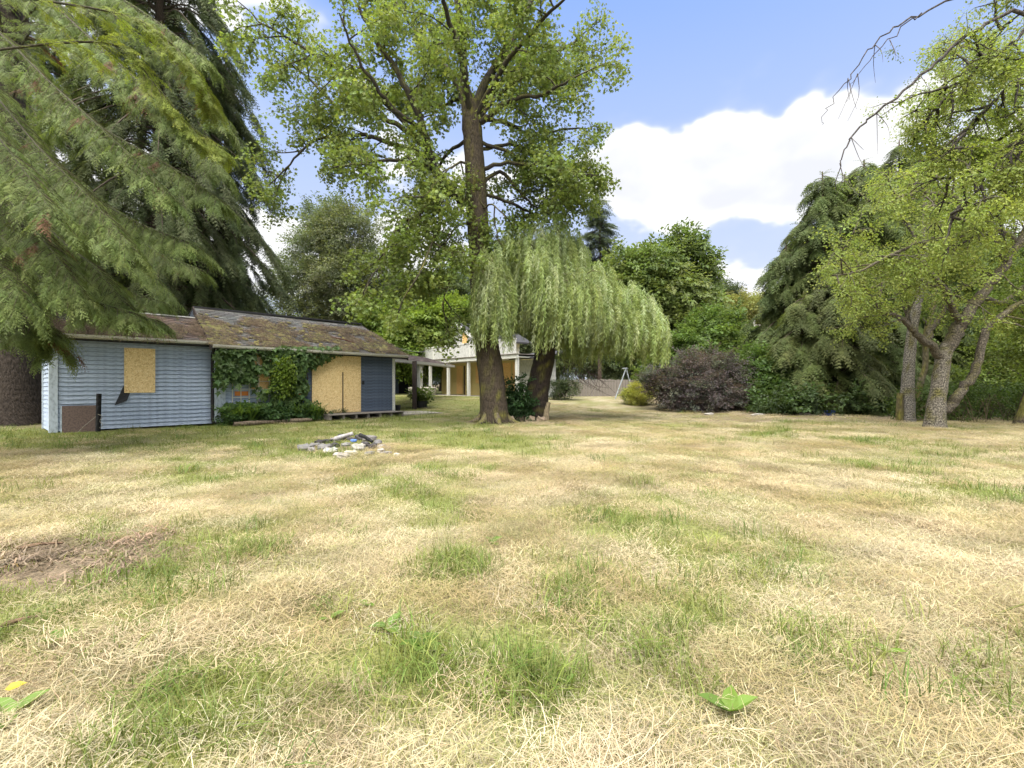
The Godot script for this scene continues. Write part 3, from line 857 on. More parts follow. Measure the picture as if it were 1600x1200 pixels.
	put("stake", one_tube([Vector3(0, -0.1, 0), Vector3(0.015, 0.5, 0), Vector3(0.04, 1.02, 0.01)], 0.06, 0.06, 8, Color(0.02, 0.02, 0.022), 0.05), M.bark, fp)
	put("wire", one_tube(curve([Vector3(0.0, 0.42, 0.06), Vector3(-0.25, 0.18, 0.12), Vector3(-0.45, 0.0, 0.1)], 4), 0.005, 0.005, 4, Color(0.4, 0.38, 0.3)), M.bark, fp)
	put("wire", one_tube(curve([Vector3(0.05, 0.48, 0.05), Vector3(0.16, 0.42, 0.05), Vector3(0.1, 0.3, 0.06), Vector3(0.18, 0.2, 0.05), Vector3(0.08, 0.12, 0.05)], 4), 0.006, 0.006, 4, Color(0.3, 0.28, 0.22)), M.bark, fp)
	# slab, covered way, pots
	var sl := box_part("patio_slab", self, M.concrete, Vector3(0, 0, 0), Vector3(1.9, 0.05, 2.6))
	sl.transform = tf * Transform3D(Basis(), Vector3(10.4, 0.02, -1.6))
	tag(sl, "pale concrete slab at the right end of the shed", "slab")
	var bw := thing("covered_way", "low roofed walkway on posts running from the shed towards the house", "walkway", Vector3(-4.6, 0.0, -23.0))
	st = new_st()
	var q := [Vector3(-0.75, 2.42, 1.9), Vector3(0.85, 2.50, -8.0), Vector3(-1.2, 3.05, -8.4), Vector3(-2.6, 2.95, 1.2)]
	var dn := Vector3(0, -0.09, 0)
	hexa(st, q, q.map(func(e): return e + dn))
	put("roof_deck", st.commit(), M.tar, bw)
	shingled(bw, q[0], q[1], q[3], q[2], [Color(0.13, 0.10, 0.09), Color(0.11, 0.09, 0.085)])
	st = new_st()
	hexa(st, [q[0] + Vector3(0.01, -0.14, 0.01), q[1] + Vector3(0.01, -0.14, 0), q[1] + Vector3(0.10, -0.14, 0), q[0] + Vector3(0.10, -0.14, 0.01)], [q[0] + Vector3(0.01, -0.005, 0.01), q[1] + Vector3(0.01, -0.005, 0), q[1] + Vector3(0.12, -0.005, 0), q[0] + Vector3(0.12, -0.005, 0.01)])
	put("gutter", st.commit(), M.gutter, bw)
	box_part("post", bw, M.dark_wood, Vector3(-0.10, 0.0, -0.1), Vector3(0.09, 2.38, 0.1)).set_meta("label", "dark brown post")
	box_part("post", bw, M.white, Vector3(-0.28, 0.0, -2.1), Vector3(-0.14, 2.40, -1.96)).set_meta("label", "white post")
	put("beam", one_tube([Vector3(-0.6, 2.30, 1.6), Vector3(0.70, 2.36, -7.8)], 0.05, 0.05, 6, Color(0.4, 0.38, 0.34)), M.bark, bw)
	var pl := thing("plant_tub", "dark tub of leafy plants beside the brown walkway post", "planter", gnd(658, 23.6))
	put("tub", lathe([[0.0, 0.0], [0.26, 0.0], [0.33, 0.30], [0.34, 0.33], [0.30, 0.33], [0.28, 0.27], [0.0, 0.26]], 14), M.black, pl)
	sc = Scatter.new()
	for i in 34: sc.add(Basis(Vector3.UP, rf(0, TAU)) * Basis(Vector3.BACK, rf(0.5, 1.3)) * Basis.from_scale(Vector3.ONE * rf(0.5, 0.9)), Vector3(rf(-0.3, 0.42), rf(0.27, 0.5), rf(-0.3, 0.3)), tint(Color(0.12, 0.17, 0.04), 0.6, 1.3))
	put_stuff("foliage", sc, G.broad, M.leaf, pl)
	var pt := thing("flower_pot", "small dark empty pot on the slab beside the shed corner", "pot", gnd(622, 22.0) + Vector3(0, 0.05, 0))
	put("pot", lathe([[0.0, 0.0], [0.10, 0.0], [0.13, 0.22], [0.14, 0.24], [0.115, 0.24], [0.10, 0.2], [0.0, 0.19]], 12), M.black, pt)
	var cb := put("service_cable", one_tube(curve([tf * Vector3(8.6, 3.7, -2.0), at(615, 542, 27), at(660, 550, 32), at(700, 543, 36)], 5), 0.012, 0.012, 4, Color(0.25, 0.25, 0.25)), M.bark)
	tag(cb, "thin grey cable running from the shed roof to the house", "cable")
func lathe(p: Array, seg: int) -> ArrayMesh:
	var st := new_st()
	for i in p.size() - 1:
		for j in seg:
			var a := TAU * j / seg
			var b := TAU * (j + 1) / seg
			quad(st, Vector3(cos(a) * p[i][0], p[i][1], sin(a) * p[i][0]), Vector3(cos(a) * p[i + 1][0], p[i + 1][1], sin(a) * p[i + 1][0]),
				Vector3(cos(b) * p[i + 1][0], p[i + 1][1], sin(b) * p[i + 1][0]), Vector3(cos(b) * p[i][0], p[i][1], sin(b) * p[i][0]))
	return st.commit()

# ---------------------------------------------------------------- the house
const HOUSE_AT := Vector3(-6.03, 0.5, -35.8)
const HOUSE_U := Vector3(0.644, 0, 0.765)
const HOUSE_N := Vector3(-0.765, 0, 0.644)
func make_house() -> void:
	var turn := atan2(-HOUSE_U.z, HOUSE_U.x)
	var t := thing("yellow_house", "yellow clapboard house with white columned porch and balcony, windows boarded", "house", HOUSE_AT, turn)
	box_part("porch_floor", t, M.concrete, Vector3(-1.6, -0.3, -2.4), Vector3(8.4, 0.0, 0.25))
	box_part("wall", t, M.yellow2, Vector3(-1.6, 0.0, -5.0), Vector3(7.6, 2.55, -2.02))
	# porch siding, too far to tell the boards of single laps by their faces: one joined part
	var st := new_st()
	var y := 0.0
	while y < 2.4:
		hexa(st, [Vector3(-1.6, y, -2.02), Vector3(8.0, y, -2.02), Vector3(8.0, y, -1.985), Vector3(-1.6, y, -1.985)], [Vector3(-1.6, y + 0.15, -2.02), Vector3(8.0, y + 0.15, -2.02), Vector3(8.0, y + 0.15, -2.005), Vector3(-1.6, y + 0.15, -2.005)])
		y += 0.152
	put("siding", st.commit(), M.yellow, t).set_meta("kind", "stuff")
	for x in [[0.55, 1.35, 0.05, 2.15], [3.0, 3.9, 0.85, 2.1], [5.6, 6.9, 0.6, 2.2], [7.1, 7.9, 0.4, 2.2]]:
		var w := box_part("window_board", t, M.osb_orange, Vector3(x[0], x[2], -1.98), Vector3(x[1], x[3], -1.96))
		w.set_meta("label", "orange board over a porch opening")
	var door := box_part("door", t, M.brown_wood, Vector3(1.5, 0.02, -1.98), Vector3(1.68, 2.15, -1.95))
	box_part("door", t, M.yellow, Vector3(1.7, 0.02, -1.98), Vector3(2.5, 2.15, -1.955))
	for x in [1.9, 6.35]:
		box_part("low_vent", t, M.black, Vector3(x, 0.14, -1.955), Vector3(x + 0.22, 0.32, -1.94))
	for k in 5:
		var x := 0.0 + k * 2.45 - 0.1
		if k == 0: x = -0.1
		box_part("column", t, M.white, Vector3(x, 0.0, -0.12), Vector3(x + 0.17, 2.30, 0.05))
	box_part("column", t, M.white, Vector3(-1.45, 0.0, -0.12), Vector3(-1.28, 2.30, 0.05))
	for k in 1:
		var br := new_st()
		hexa(br, [Vector3(-1.28, 1.8, -0.08), Vector3(-1.28, 1.95, -0.08), Vector3(-0.9, 2.3, -0.08), Vector3(-1.02, 2.3, -0.08)], [Vector3(-1.28, 1.8, 0.0), Vector3(-1.28, 1.95, 0.0), Vector3(-0.9, 2.3, 0.0), Vector3(-1.02, 2.3, 0.0)])
		put("bracket", br.commit(), M.white, t)
	box_part("porch_ceiling", t, M.white, Vector3(-1.7, 2.36, -2.0), Vector3(9.9, 2.42, -0.02))
	box_part("fascia", t, M.white, Vector3(-1.75, 2.30, -0.015), Vector3(9.95, 2.52, 0.14))
	box_part("balcony_floor", t, M.grey_wood, Vector3(-1.78, 2.525, -2.0), Vector3(9.98, 2.57, 0.2))
	for k in 5:      # solid balcony panels between posts
		var x0 := -1.7 + k * 2.3
		box_part("balcony_panel", t, M.balcony, Vector3(x0 + 0.09, 2.58, 0.03), Vector3(x0 + 2.29, 3.42, 0.06))
		box_part("balcony_post", t, M.white, Vector3(x0 - 0.06, 2.575, -0.02), Vector3(x0 + 0.085, 3.50, 0.10))
		box_part("balcony_rail", t, M.white, Vector3(x0 + 0.09, 3.425, 0.0), Vector3(x0 + 2.29, 3.49, 0.09))
	# upper storey: gable towards the garden
	st = new_st()
	var z0 := -1.6
	hexa(st, [Vector3(-1.3, 2.57, z0), Vector3(3.7, 2.57, z0), Vector3(3.7, 3.95, z0), Vector3(-1.3, 3.95, z0)], [Vector3(-1.3, 2.57, -5.5), Vector3(3.7, 2.57, -5.5), Vector3(3.7, 3.95, -5.5), Vector3(-1.3, 3.95, -5.5)])
	hexa(st, [Vector3(-1.3, 3.95, z0), Vector3(3.7, 3.95, z0), Vector3(1.25, 5.1, z0), Vector3(1.15, 5.1, z0)], [Vector3(-1.3, 3.95, -5.5), Vector3(3.7, 3.95, -5.5), Vector3(1.25, 5.1, -5.5), Vector3(1.15, 5.1, -5.5)])
	put("upper_wall", st.commit(), M.balcony, t)
	for s in [[-1.75, 3.78, 1.2, 5.2], [4.15, 3.78, 1.2, 5.2]]:
		var a := Vector3(s[0], s[1], -1.45)
		var b := Vector3(s[2], s[3], -1.45)
		st = new_st()
		var bk := Vector3(0, 0, -5.0)
		var up := Vector3(0, 0.12, 0)
		hexa(st, [a, b, b + bk, a + bk], [a + up, b + up, b + bk + up, a + bk + up])
		put("roof_slope", st.commit(), M.tar, t)
		st = new_st()
		hexa(st, [a + Vector3(0, -0.16, 0.003), b + Vector3(0, -0.16, 0.003), b + up, a + up], [a + Vector3(0, -0.16, 0.05), b + Vector3(0, -0.16, 0.05), b + up + Vector3(0, 0.0, 0.05), a + up + Vector3(0, 0, 0.05)])
		put("barge_board", st.commit(), M.white, t)
	box_part("upper_window", t, M.osb_orange, Vector3(1.9, 3.6, z0 + 0.002), Vector3(2.5, 4.5, z0 + 0.03)).set_meta("label", "orange board in the upper gable")
	box_part("upper_window", t, M.balcony, Vector3(0.6, 3.6, z0 + 0.002), Vector3(1.5, 4.4, z0 + 0.03))
	box_part("vent", t, M.black, Vector3(0.15, 3.55, z0 + 0.004), Vector3(0.45, 3.85, z0 + 0.03))
	# white end of the house behind the willow
	box_part("white_wall", t, M.balcony, Vector3(8.35, -0.1, -2.6), Vector3(10.4, 2.3, -1.4))
	st = new_st()
	hexa(st, [Vector3(8.0, 2.3, -0.9), Vector3(11.2, 2.3, -0.9), Vector3(11.2, 2.8, -3.2), Vector3(8.0, 2.8, -3.2)], [Vector3(8.0, 2.38, -0.9), Vector3(11.2, 2.38, -0.9), Vector3(11.2, 2.88, -3.2), Vector3(8.0, 2.88, -3.2)])
	put("end_roof", st.commit(), M.tar, t)
	var ew := box_part("end_window", t, M.black, Vector3(9.9, 1.0, -1.396), Vector3(10.8, 1.8, -1.37))
	for k in 2: box_part("window_frame", t, M.white, Vector3(9.84, 0.94 + k * 0.87, -1.395), Vector3(10.86, 0.998 + k * 0.87, -1.35))
	# round stone planter at the porch end
	var pl := thing("stone_planter", "round grey stone planter at the left end of the porch", "planter", gnd(660, 34.5))
	put("ring", lathe([[0.0, 0.0], [0.95, 0.0], [1.0, 0.55], [0.85, 0.58], [0.8, 0.45], [0.0, 0.44]], 20), M.concrete, pl)
	var sc := Scatter.new()
	for i in 20: sc.add(Basis(Vector3.UP, rf(0, TAU)) * Basis.from_scale(Vector3.ONE * 0.5), Vector3(rf(-0.6, 0.6), 0.5, rf(-0.5, 0.5)), tint(Color(0.12, 0.15, 0.04), 0.7, 1.2))
	put_stuff("foliage", sc, G.small, M.leaf, pl)
	# dark outbuilding left of the house
	var ob := thing("dark_outbuilding", "dark outbuilding under the trees seen between shed and walkway post", "shed", Vector3(-9.6, 0.5, -41.0), 0.25)
	box_part("wall", ob, M.dark_wood, Vector3(-3.5, -0.2, -3), Vector3(1.4, 2.2, 0))
	box_part("doorway", ob, M.dark_void, Vector3(0.1, -0.1, 0.002), Vector3(1.2, 1.95, 0.02))
	box_part("door", ob, M.dark_siding1, Vector3(-0.5, -0.1, 0.002), Vector3(0.05, 1.9, 0.03))
	st = new_st()
	hexa(st, [Vector3(-3.8, 2.2, 0.4), Vector3(1.8, 2.2, 0.4), Vector3(1.8, 2.9, -3.4), Vector3(-3.8, 2.9, -3.4)], [Vector3(-3.8, 2.32, 0.4), Vector3(1.8, 2.32, 0.4), Vector3(1.8, 3.02, -3.4), Vector3(-3.8, 3.02, -3.4)])
	put("roof", st.commit(), M.tar, ob)
	# board fence right of the house
	var fe := thing("board_fence", "weathered vertical board fence behind the willow", "fence", Vector3(2.9, 0.5, -31.0))
	var x := 0.0
	var meshes := []
	for i in 3:
		st = new_st()
		bx(st, Vector3(0, -0.1, 0), Vector3(0.185, 1.06 + i * 0.03, 0.025))
		meshes.append(st.commit())
	while x < 6.4:
		var o := put("board", meshes[rng.randi() % 3], M.grey_wood, fe, Vector3(x, 0, -x * 0.25 + rf(0, 0.01)))
		o.rotation.y = atan(0.25)
		x += 0.2
	for k in 2: box_part("rail", fe, M.grey_wood, Vector3(0, 0.2 + k * 0.6, -0.07), Vector3(6.5, 0.28 + k * 0.6, -0.03)).transform = Transform3D(Basis(Vector3.UP, atan(0.25)), Vector3.ZERO)
	# swing frame
	var sw := thing("swing_frame", "grey metal A frame of a swing beside the yellow green bush", "swing frame", gnd(975, 28.0))
	var apex := Vector3(0.12, 1.75, 0)
	put("leg", one_tube([Vector3(-0.55, -0.05, 0.1), apex], 0.035, 0.035, 8, Color(0.36, 0.40, 0.42)), M.bark, sw)
	put("leg", one_tube([Vector3(0.65, -0.05, -0.2), apex], 0.035, 0.035, 8, Color(0.36, 0.40, 0.42)), M.bark, sw)
	put("top_bar", one_tube([apex + Vector3(0.04, 0, 0.2), apex + Vector3(-0.1, 0, -0.4)], 0.035, 0.035, 8, Color(0.36, 0.40, 0.42)), M.bark, sw)
	# utility pole
	var up2 := thing("utility_pole", "pale utility pole with a crossarm seen between the trees", "utility pole", gnd(1178, 52.0))
	put("pole", one_tube([Vector3(0, 0, 0), Vector3(0, 7.6, 0)], 0.16, 0.12, 8, Color(0.5, 0.48, 0.44)), M.bark, up2)
	box_part("crossarm", up2, M.grey_wood, Vector3(-2.2, 7.0, -0.08), Vector3(0.3, 7.16, 0.08)).rotation.z = -0.06
	box_part("transformer", up2, M.metal, Vector3(-0.32, 5.9, 0.12), Vector3(0.12, 6.7, 0.5))
	put("wire", one_tube(curve([Vector3(-2.0, 7.2, 0), Vector3(-4.5, 6.6, 0.3), Vector3(-7.0, 6.7, 0.6)], 5), 0.02, 0.02, 4, Color(0.5, 0.5, 0.5)), M.bark, up2)

# ---------------------------------------------------------------- trees
const WOOD_DARK := Color(0.060, 0.045, 0.036)
const WOOD_GREY := Color(0.20, 0.18, 0.155)
func set_spray(sc: Scatter, p: Vector3, dir: Vector3, k: float, c: Color, droop := 0.0) -> void:   # a spray whose twig points along dir
	var x := (dir + Vector3(0, -droop, 0)).normalized()
	var up := Vector3.UP + rv() * 0.35
	var z := x.cross(up).normalized()
	var y := z.cross(x)
	sc.add(Basis(x * k, y * k, z * k), p, c)
func puff_tree(called: String, label: String, category: String, base: Vector3, puffs: Array, shape: Mesh, col: Color, dense: float, trunk_r: float, wood: Color, group := "", size := 1.0, droop := 0.2, second := Color(0, 0, 0)) -> Node3D:
	var t := thing(called, label, category, base, 0, group)
	var sc := Scatter.new()
	var mid := Vector3.ZERO
	var low := 1e9
	for q in puffs:
		mid += (q[0] - base) / puffs.size()
		low = minf(low, q[0].y - base.y - q[1])
	if trunk_r > 0.0:
		var fork := Vector3(mid.x * 0.4, maxf(0.4, lerpf(low, mid.y, 0.35)), mid.z * 0.4)
		put("trunk", one_tube(curve([Vector3(0, -0.2, 0), fork * 0.5 + Vector3(rf(-0.1, 0.1), 0, rf(-0.1, 0.1)), fork], 4), trunk_r, trunk_r * 0.7, 9, wood, 0.12, 0.3, 1.0, trunk_r * 0.5), M.bark, t)
		var st := new_st()
		for q in puffs:
			var e: Vector3 = q[0] - base
			tube(st, curve([fork - Vector3(0, 0.1, 0), fork.lerp(e, 0.5) + rv() * 0.3 - Vector3(0, 0.2, 0), e], 4), trunk_r * 0.5, 0.025, 6, wood, 0.1)
			for k in 4: tube(st, curve([fork.lerp(e, 0.75), e + rv() * q[1] * 0.4, e + rdir() * q[1] * 0.9], 3), 0.04, 0.012, 4, wood)
		put("limbs", st.commit(), M.bark, t)
	for q in puffs:
		var c: Vector3 = q[0] - base
		var r: float = q[1]
		var n := int(dense * r * r * 12.0)
		var own := tint(col, 0.82, 1.18, 0.06)
		var off := rv() * 50.0
		for i in n:
			var d := rdir()
			if d.y < -0.3 and rng.randf() < 0.5: d.y = -d.y
			var bump := 1.0 + 0.55 * nb.get_noise_3dv(d * 2.6 + off)
			var f := sqrt(rf(0.10, 1.0)) * bump
			var p := c + Vector3(d.x, d.y * 0.85, d.z) * r * f
			if p.y < 0.05: continue
			if nb.get_noise_3dv((p + base) * 1.9) < -0.30 + 0.22 * (f - 0.6): continue
			set_spray(sc, p, d + rv() * 0.7, rf(0.7, 1.2) * size, tint(second if second.g > 0.0 and rng.randf() < 0.3 else own, 0.72, 1.28, 0.08), droop)
	put_stuff("crown", sc, shape, M.leaf, t)
	return t
func conifer(called: String, label: String, category: String, base: Vector3, h: float, r: float, low: float, shape: Mesh, col: Color, whorls: int, per: int, trunk_r: float, droop: float, size: float, group := "", power := 0.8, gap := 0.0) -> Node3D:
	var t := thing(called, label, category, base, 0, group)
	put("trunk", one_tube(curve([Vector3(0, -0.2, 0), Vector3(rf(-0.1, 0.1), h * 0.5, rf(-0.1, 0.1)), Vector3(0, h, 0)], 6), trunk_r, 0.03, 10, Color(0.09, 0.065, 0.05), 0.15, 0.0, 1.0, trunk_r * 0.5), M.bark, t)
	var sc := Scatter.new()
	var st := new_st()
	for i in whorls:
		var f := (i + rf(0, 0.9)) / whorls
		var y := lerpf(low, h * 0.985, f)
		var a := rf(0, TAU)
		var ln := r * pow(1.0 - f, power) * rf(0.55, 1.18) + 0.15
		if rng.randf() < gap: ln *= 0.4
		var u := Vector3(cos(a), 0, sin(a))
		var p := [Vector3(0, y, 0), Vector3(0, y + ln * 0.06, 0) + u * ln * 0.35, Vector3(0, y - ln * droop * 0.45, 0) + u * ln * 0.75, Vector3(0, y - ln * droop, 0) + u * ln]
		p = curve(p, 4)
		tube(st, p, 0.02 + ln * 0.010, 0.006, 4, Color(0.10, 0.075, 0.055))
		var own := tint(col, 0.78, 1.22, 0.05)
		var n := int(per * (0.35 + ln / r))
		for k in n:
			var g := sqrt(rf(0.05, 1.0))
			var fi := g * (p.size() - 1)
			var q: Vector3 = p[int(fi)].lerp(p[mini(int(fi) + 1, p.size() - 1)], fi - int(fi))
			var side := Vector3(-u.z, 0, u.x) * (1.0 if k % 2 else -1.0)
			var dir := u * rf(0.25, 1.1) + side * rf(0.1, 1.0) * (1.15 - g * 0.5) + Vector3(0, rf(-0.25, 0.2) - droop * 0.7, 0)
			set_spray(sc, q + Vector3(0, rf(-0.12, 0.04), 0), dir, size * rf(0.65, 1.25), tint(own, 0.72, 1.25, 0.07), droop * 0.25)
	for k in 14: set_spray(sc, Vector3(0, h - rf(0.0, 0.9), 0), Vector3(rf(-1, 1), rf(0.2, 1.2), rf(-1, 1)), size * rf(0.45, 0.8), tint(col, 0.8, 1.2))
	var b := put("branches", st.commit(), M.bark, t)
	b.set_meta("kind", "stuff")
	put_stuff("crown", sc, shape, M.frond, t)
	return t
func px_puffs(list: Array) -> Array:      # [column, row, depth, radius] of the photograph -> [place, radius]
	var out := []
	for q in list: out.append([at(q[0], q[1], q[2]), q[3]])
	return out
func grow(st: SurfaceTool, sc: Scatter, p: Vector3, dir: Vector3, ln: float, r: float, level: int, col: Color, wood: Color, sag: float, size: float) -> void:
	var pts := [p]
	var d := dir.normalized()
	var n := 5
	for i in n:
		d = (d + rv() * 0.26 + Vector3(0, -sag * (0.3 + i * 0.14), 0)).normalized()
		pts.append(pts[-1] + d * ln / n)
	tube(st, pts, r, r * 0.3, 5 if level else 6, wood, 0.0, 0.15)
	if level > 0:
		for k in 4:
			var f := rf(0.3, 1.0) * n
			var q: Vector3 = pts[int(f)].lerp(pts[mini(int(f) + 1, n)], f - int(f))
			grow(st, sc, q, d + rv() * 1.1, ln * rf(0.4, 0.65), r * 0.45, level - 1, col, wood, sag, size)
	var m := 4 if level else 5
	for k in m:
		var f := rf(0.25, 1.0) * n
		var q: Vector3 = pts[int(f)].lerp(pts[mini(int(f) + 1, n)], f - int(f))
		set_spray(sc, q, d * 0.6 + rv(), size * rf(0.7, 1.2), tint(col, 0.7, 1.3, 0.09), 0.35)
func limb_tree(t: Node3D, limbs: Array, base: Vector3, col: Color, wood: Color, step: float, side: float, sag: float, size: float, shape: Mesh, start := 0.2, mat := "bark", moss := 0.35) -> void:
	# limbs: [points of the photograph, depth at the start, at the end, radius at the start, at the end]; leafy side branches all along each
	var sc := Scatter.new()
	var tw := new_st()
	for l in limbs:
		var pts := []
		var n: int = l[0].size()
		for i in n: pts.append(at(l[0][i][0], l[0][i][1], lerpf(l[1], l[2], float(i) / (n - 1))) - base)
		pts = curve(pts, 5)
		for i in range(1, pts.size() - 1): pts[i] += rv() * 0.04
		var o := put("limb", one_tube(pts, l[3], l[4], 8, wood, 0.10, moss), M[mat], t)
		var length := 0.0
		for i in pts.size() - 1: length += pts[i].distance_to(pts[i + 1])
		var k := int(length / step)
		if l.size() > 5 and l[5] >= 1.0: k = 0
		var first: float = l[5] if l.size() > 5 else start
		for i in k:
			var f := lerpf(first, 1.0, (i + rf(0, 1)) / k)
			var fi := f * (pts.size() - 1)
			var q: Vector3 = pts[int(fi)].lerp(pts[mini(int(fi) + 1, pts.size() - 1)], fi - int(fi))
			var along: Vector3 = (pts[mini(int(fi) + 1, pts.size() - 1)] - pts[int(fi)]).normalized()
			grow(tw, sc, q, along * 0.7 + rdir() * 1.0 + Vector3(0, 0.15, 0), side * rf(0.6, 1.25), 0.028, 1, col, wood, sag, size)
	var b := put("twigs", tw.commit(), M[mat], t)
	b.set_meta("kind", "stuff")
	put_stuff("crown", sc, shape, M.leaf, t)
func make_maple() -> void:
	var base := gnd(772, 16.6)
	var t := thing("maple_tree", "tall maple with a thick dark trunk and spreading mossy limbs, left of the willow", "tree", base)
	var d := 16.6
	var tr := []
	for q in [[773, 672], [772, 640], [767, 580], [756, 500], [752, 440], [747, 350], [742, 260], [737, 190], [735, 160]]: tr.append(at(q[0], q[1], d) - base)
	tr = curve(tr, 5)
	put("trunk", one_tube(tr, 0.45, 0.31, 22, Color(0.065, 0.050, 0.033), 0.14, 0.42, 0.9, 0.16), M.bark, t)
	var L := [
		[[[736, 185], [759, 128], [797, 69], [830, 0], [850, -60]], d, d + 0.5, 0.17, 0.06],
		[[[735, 170], [725, 116], [720, 50], [712, -30], [705, -110]], d, d - 0.5, 0.17, 0.06],
		[[[742, 192], [765, 182], [797, 157], [847, 147], [900, 120]], d, d - 1.5, 0.12, 0.03],
		[[[744, 192], [769, 188], [803, 196], [830, 208], [905, 200]], d, d + 1.8, 0.10, 0.03],
		[[[728, 322], [706, 297], [681, 266], [669, 229], [650, 169], [625, 120], [590, 66], [560, 10]], d, d - 1.5, 0.20, 0.05],
		[[[683, 266], [650, 257], [615, 250], [569, 254], [520, 262]], d - 0.3, d - 2.5, 0.09, 0.02],
		[[[670, 246], [644, 235], [594, 219], [565, 210], [525, 213], [487, 222], [453, 257], [420, 290]], d - 0.4, d + 0.8, 0.10, 0.02],
		[[[666, 232], [625, 197], [581, 179], [525, 163], [475, 116], [430, 90]], d - 0.5, d + 1.6, 0.10, 0.02],
		[[[660, 200], [625, 180], [587, 135], [553, 79], [530, 20]], d - 0.8, d - 3.0, 0.09, 0.02],
		[[[666, 232], [600, 160], [520, 105], [450, 60], [400, 30]], d - 0.5, d - 1.0, 0.08, 0.02], [[[745, 300], [800, 318], [840, 335], [870, 330]], d, d + 2.0, 0.07, 0.015], [[[744, 192], [800, 130], [860, 110], [890, 130]], d, d + 1.0, 0.08, 0.02], [[[744, 220], [800, 240], [860, 280], [900, 285]], d, d + 0.3, 0.07, 0.02],
		[[[742, 260], [715, 255], [690, 275], [660, 310]], d, d - 2.2, 0.05, 0.012, 0.2], [[[748, 350], [720, 350], [700, 375], [690, 410]], d, d - 1.5, 0.05, 0.012, 0.2], [[[746, 330], [770, 320], [790, 340]], d, d - 1.4, 0.04, 0.012, 0.2],
		[[[736, 210], [722, 157], [681, 166], [637, 154], [590, 130]], d, d + 2.6, 0.09, 0.02],
		[[[704, 297], [662, 329], [631, 347], [606, 382], [600, 410], [594, 430]], d - 0.1, d - 2.0, 0.08, 0.015],
		[[[704, 299], [690, 340], [672, 390], [655, 430]], d - 0.1, d - 2.8, 0.07, 0.015],
		[[[750, 292], [781, 269], [812, 300], [830, 318], [860, 335]], d, d + 0.8, 0.08, 0.02],
		[[[746, 268], [794, 254], [850, 260], [890, 270], [935, 274]], d, d - 0.8, 0.08, 0.015],
		[[[744, 235], [797, 226], [834, 247], [870, 262], [895, 295]], d, d + 1.6, 0.07, 0.015],
		[[[739, 215], [700, 240], [664, 300], [640, 350]], d, d + 3.2, 0.08, 0.02],
		[[[738, 205], [760, 160], [800, 110], [870, 80], [905, 60]], d, d + 3.0, 0.10, 0.03],
		[[[737, 190], [700, 110], [650, 50], [600, -30]], d, d + 3.6, 0.12, 0.03],
		[[[737, 190], [720, 90], [690, 0], [660, -90]], d, d - 3.5, 0.12, 0.03],
		[[[740, 190], [790, 100], [840, 40], [890, -10]], d, d - 3.5, 0.11, 0.03],
		[[[750, 400], [715, 420], [700, 450], [690, 480]], d, d - 1.6, 0.05, 0.012],
		[[[725, 330], [690, 350], [660, 370], [640, 385]], d, d + 2.2, 0.05, 0.012]]
	limb_tree(t, L, base, Color(0.18, 0.23, 0.06), Color(0.045, 0.038, 0.03), 0.58, 1.3, 0.08, 0.72, G.maple, 0.25)
	# roots, ivy and stones at the foot
	var st := new_st()
	for a in [0.3, 1.3, 2.2, 3.1, 4.2, 5.3]: tube(st, curve([Vector3(cos(a) * 0.3, 0.35, sin(a) * 0.3), Vector3(cos(a) * 0.6, 0.08, sin(a) * 0.6), Vector3(cos(a) * 1.1, -0.06, sin(a) * 1.1)], 3), 0.16, 0.04, 7, Color(0.11, 0.09, 0.065), 0.2, 0.3)
	put("roots", st.commit(), M.bark, t)
	var ivy := thing("ivy", "dark green ivy and weeds between the maple trunk and the willow trunk", "ivy", gnd(803, 17.1))
	var sc := Scatter.new()
	for i in 240:
		var h := rf(0.1, 1.5)
		set_spray(sc, Vector3(rf(-0.45, 0.55) - (h - 0.7) * 0.1, h * (1.0 if rng.randf() < 0.5 else 0.6), rf(-0.3, 0.35)), rv(), rf(0.35, 0.65), tint(Color(0.03, 0.065, 0.02), 0.6, 1.5))
	put_stuff("foliage", sc, G.broad, M.leaf, ivy)
	for k in 4:
		var q: Array = [[812, 17.0, 0.20, "pale round stone between the two trunks"], [828, 16.8, 0.15, "small brown stone at the left foot of the willow"], [796, 16.6, 0.17, "brown stone at the right foot of the maple"], [846, 16.8, 0.13, "small tan stone in front of the willow trunk"]][k]
		var s := put("stone", rock(Vector3(q[2] * 1.3, q[2] * 0.8, q[2]), Color(0.22, 0.17, 0.12), k * 3.0), M.rock, self, gnd(q[0], q[1]))
		tag(s, q[3], "stone", "stones at the foot of the trunks")
	var stump := put("cut_stub", one_tube([Vector3(0, -0.1, 0), Vector3(0.02, 0.35, 0), Vector3(0.10, 0.65, 0.02)], 0.12, 0.07, 8, Color(0.26, 0.21, 0.13), 0.15), M.bark, self, gnd(853, 17.0))
	tag(stump, "pale cut stub standing against the willow trunk", "stub")
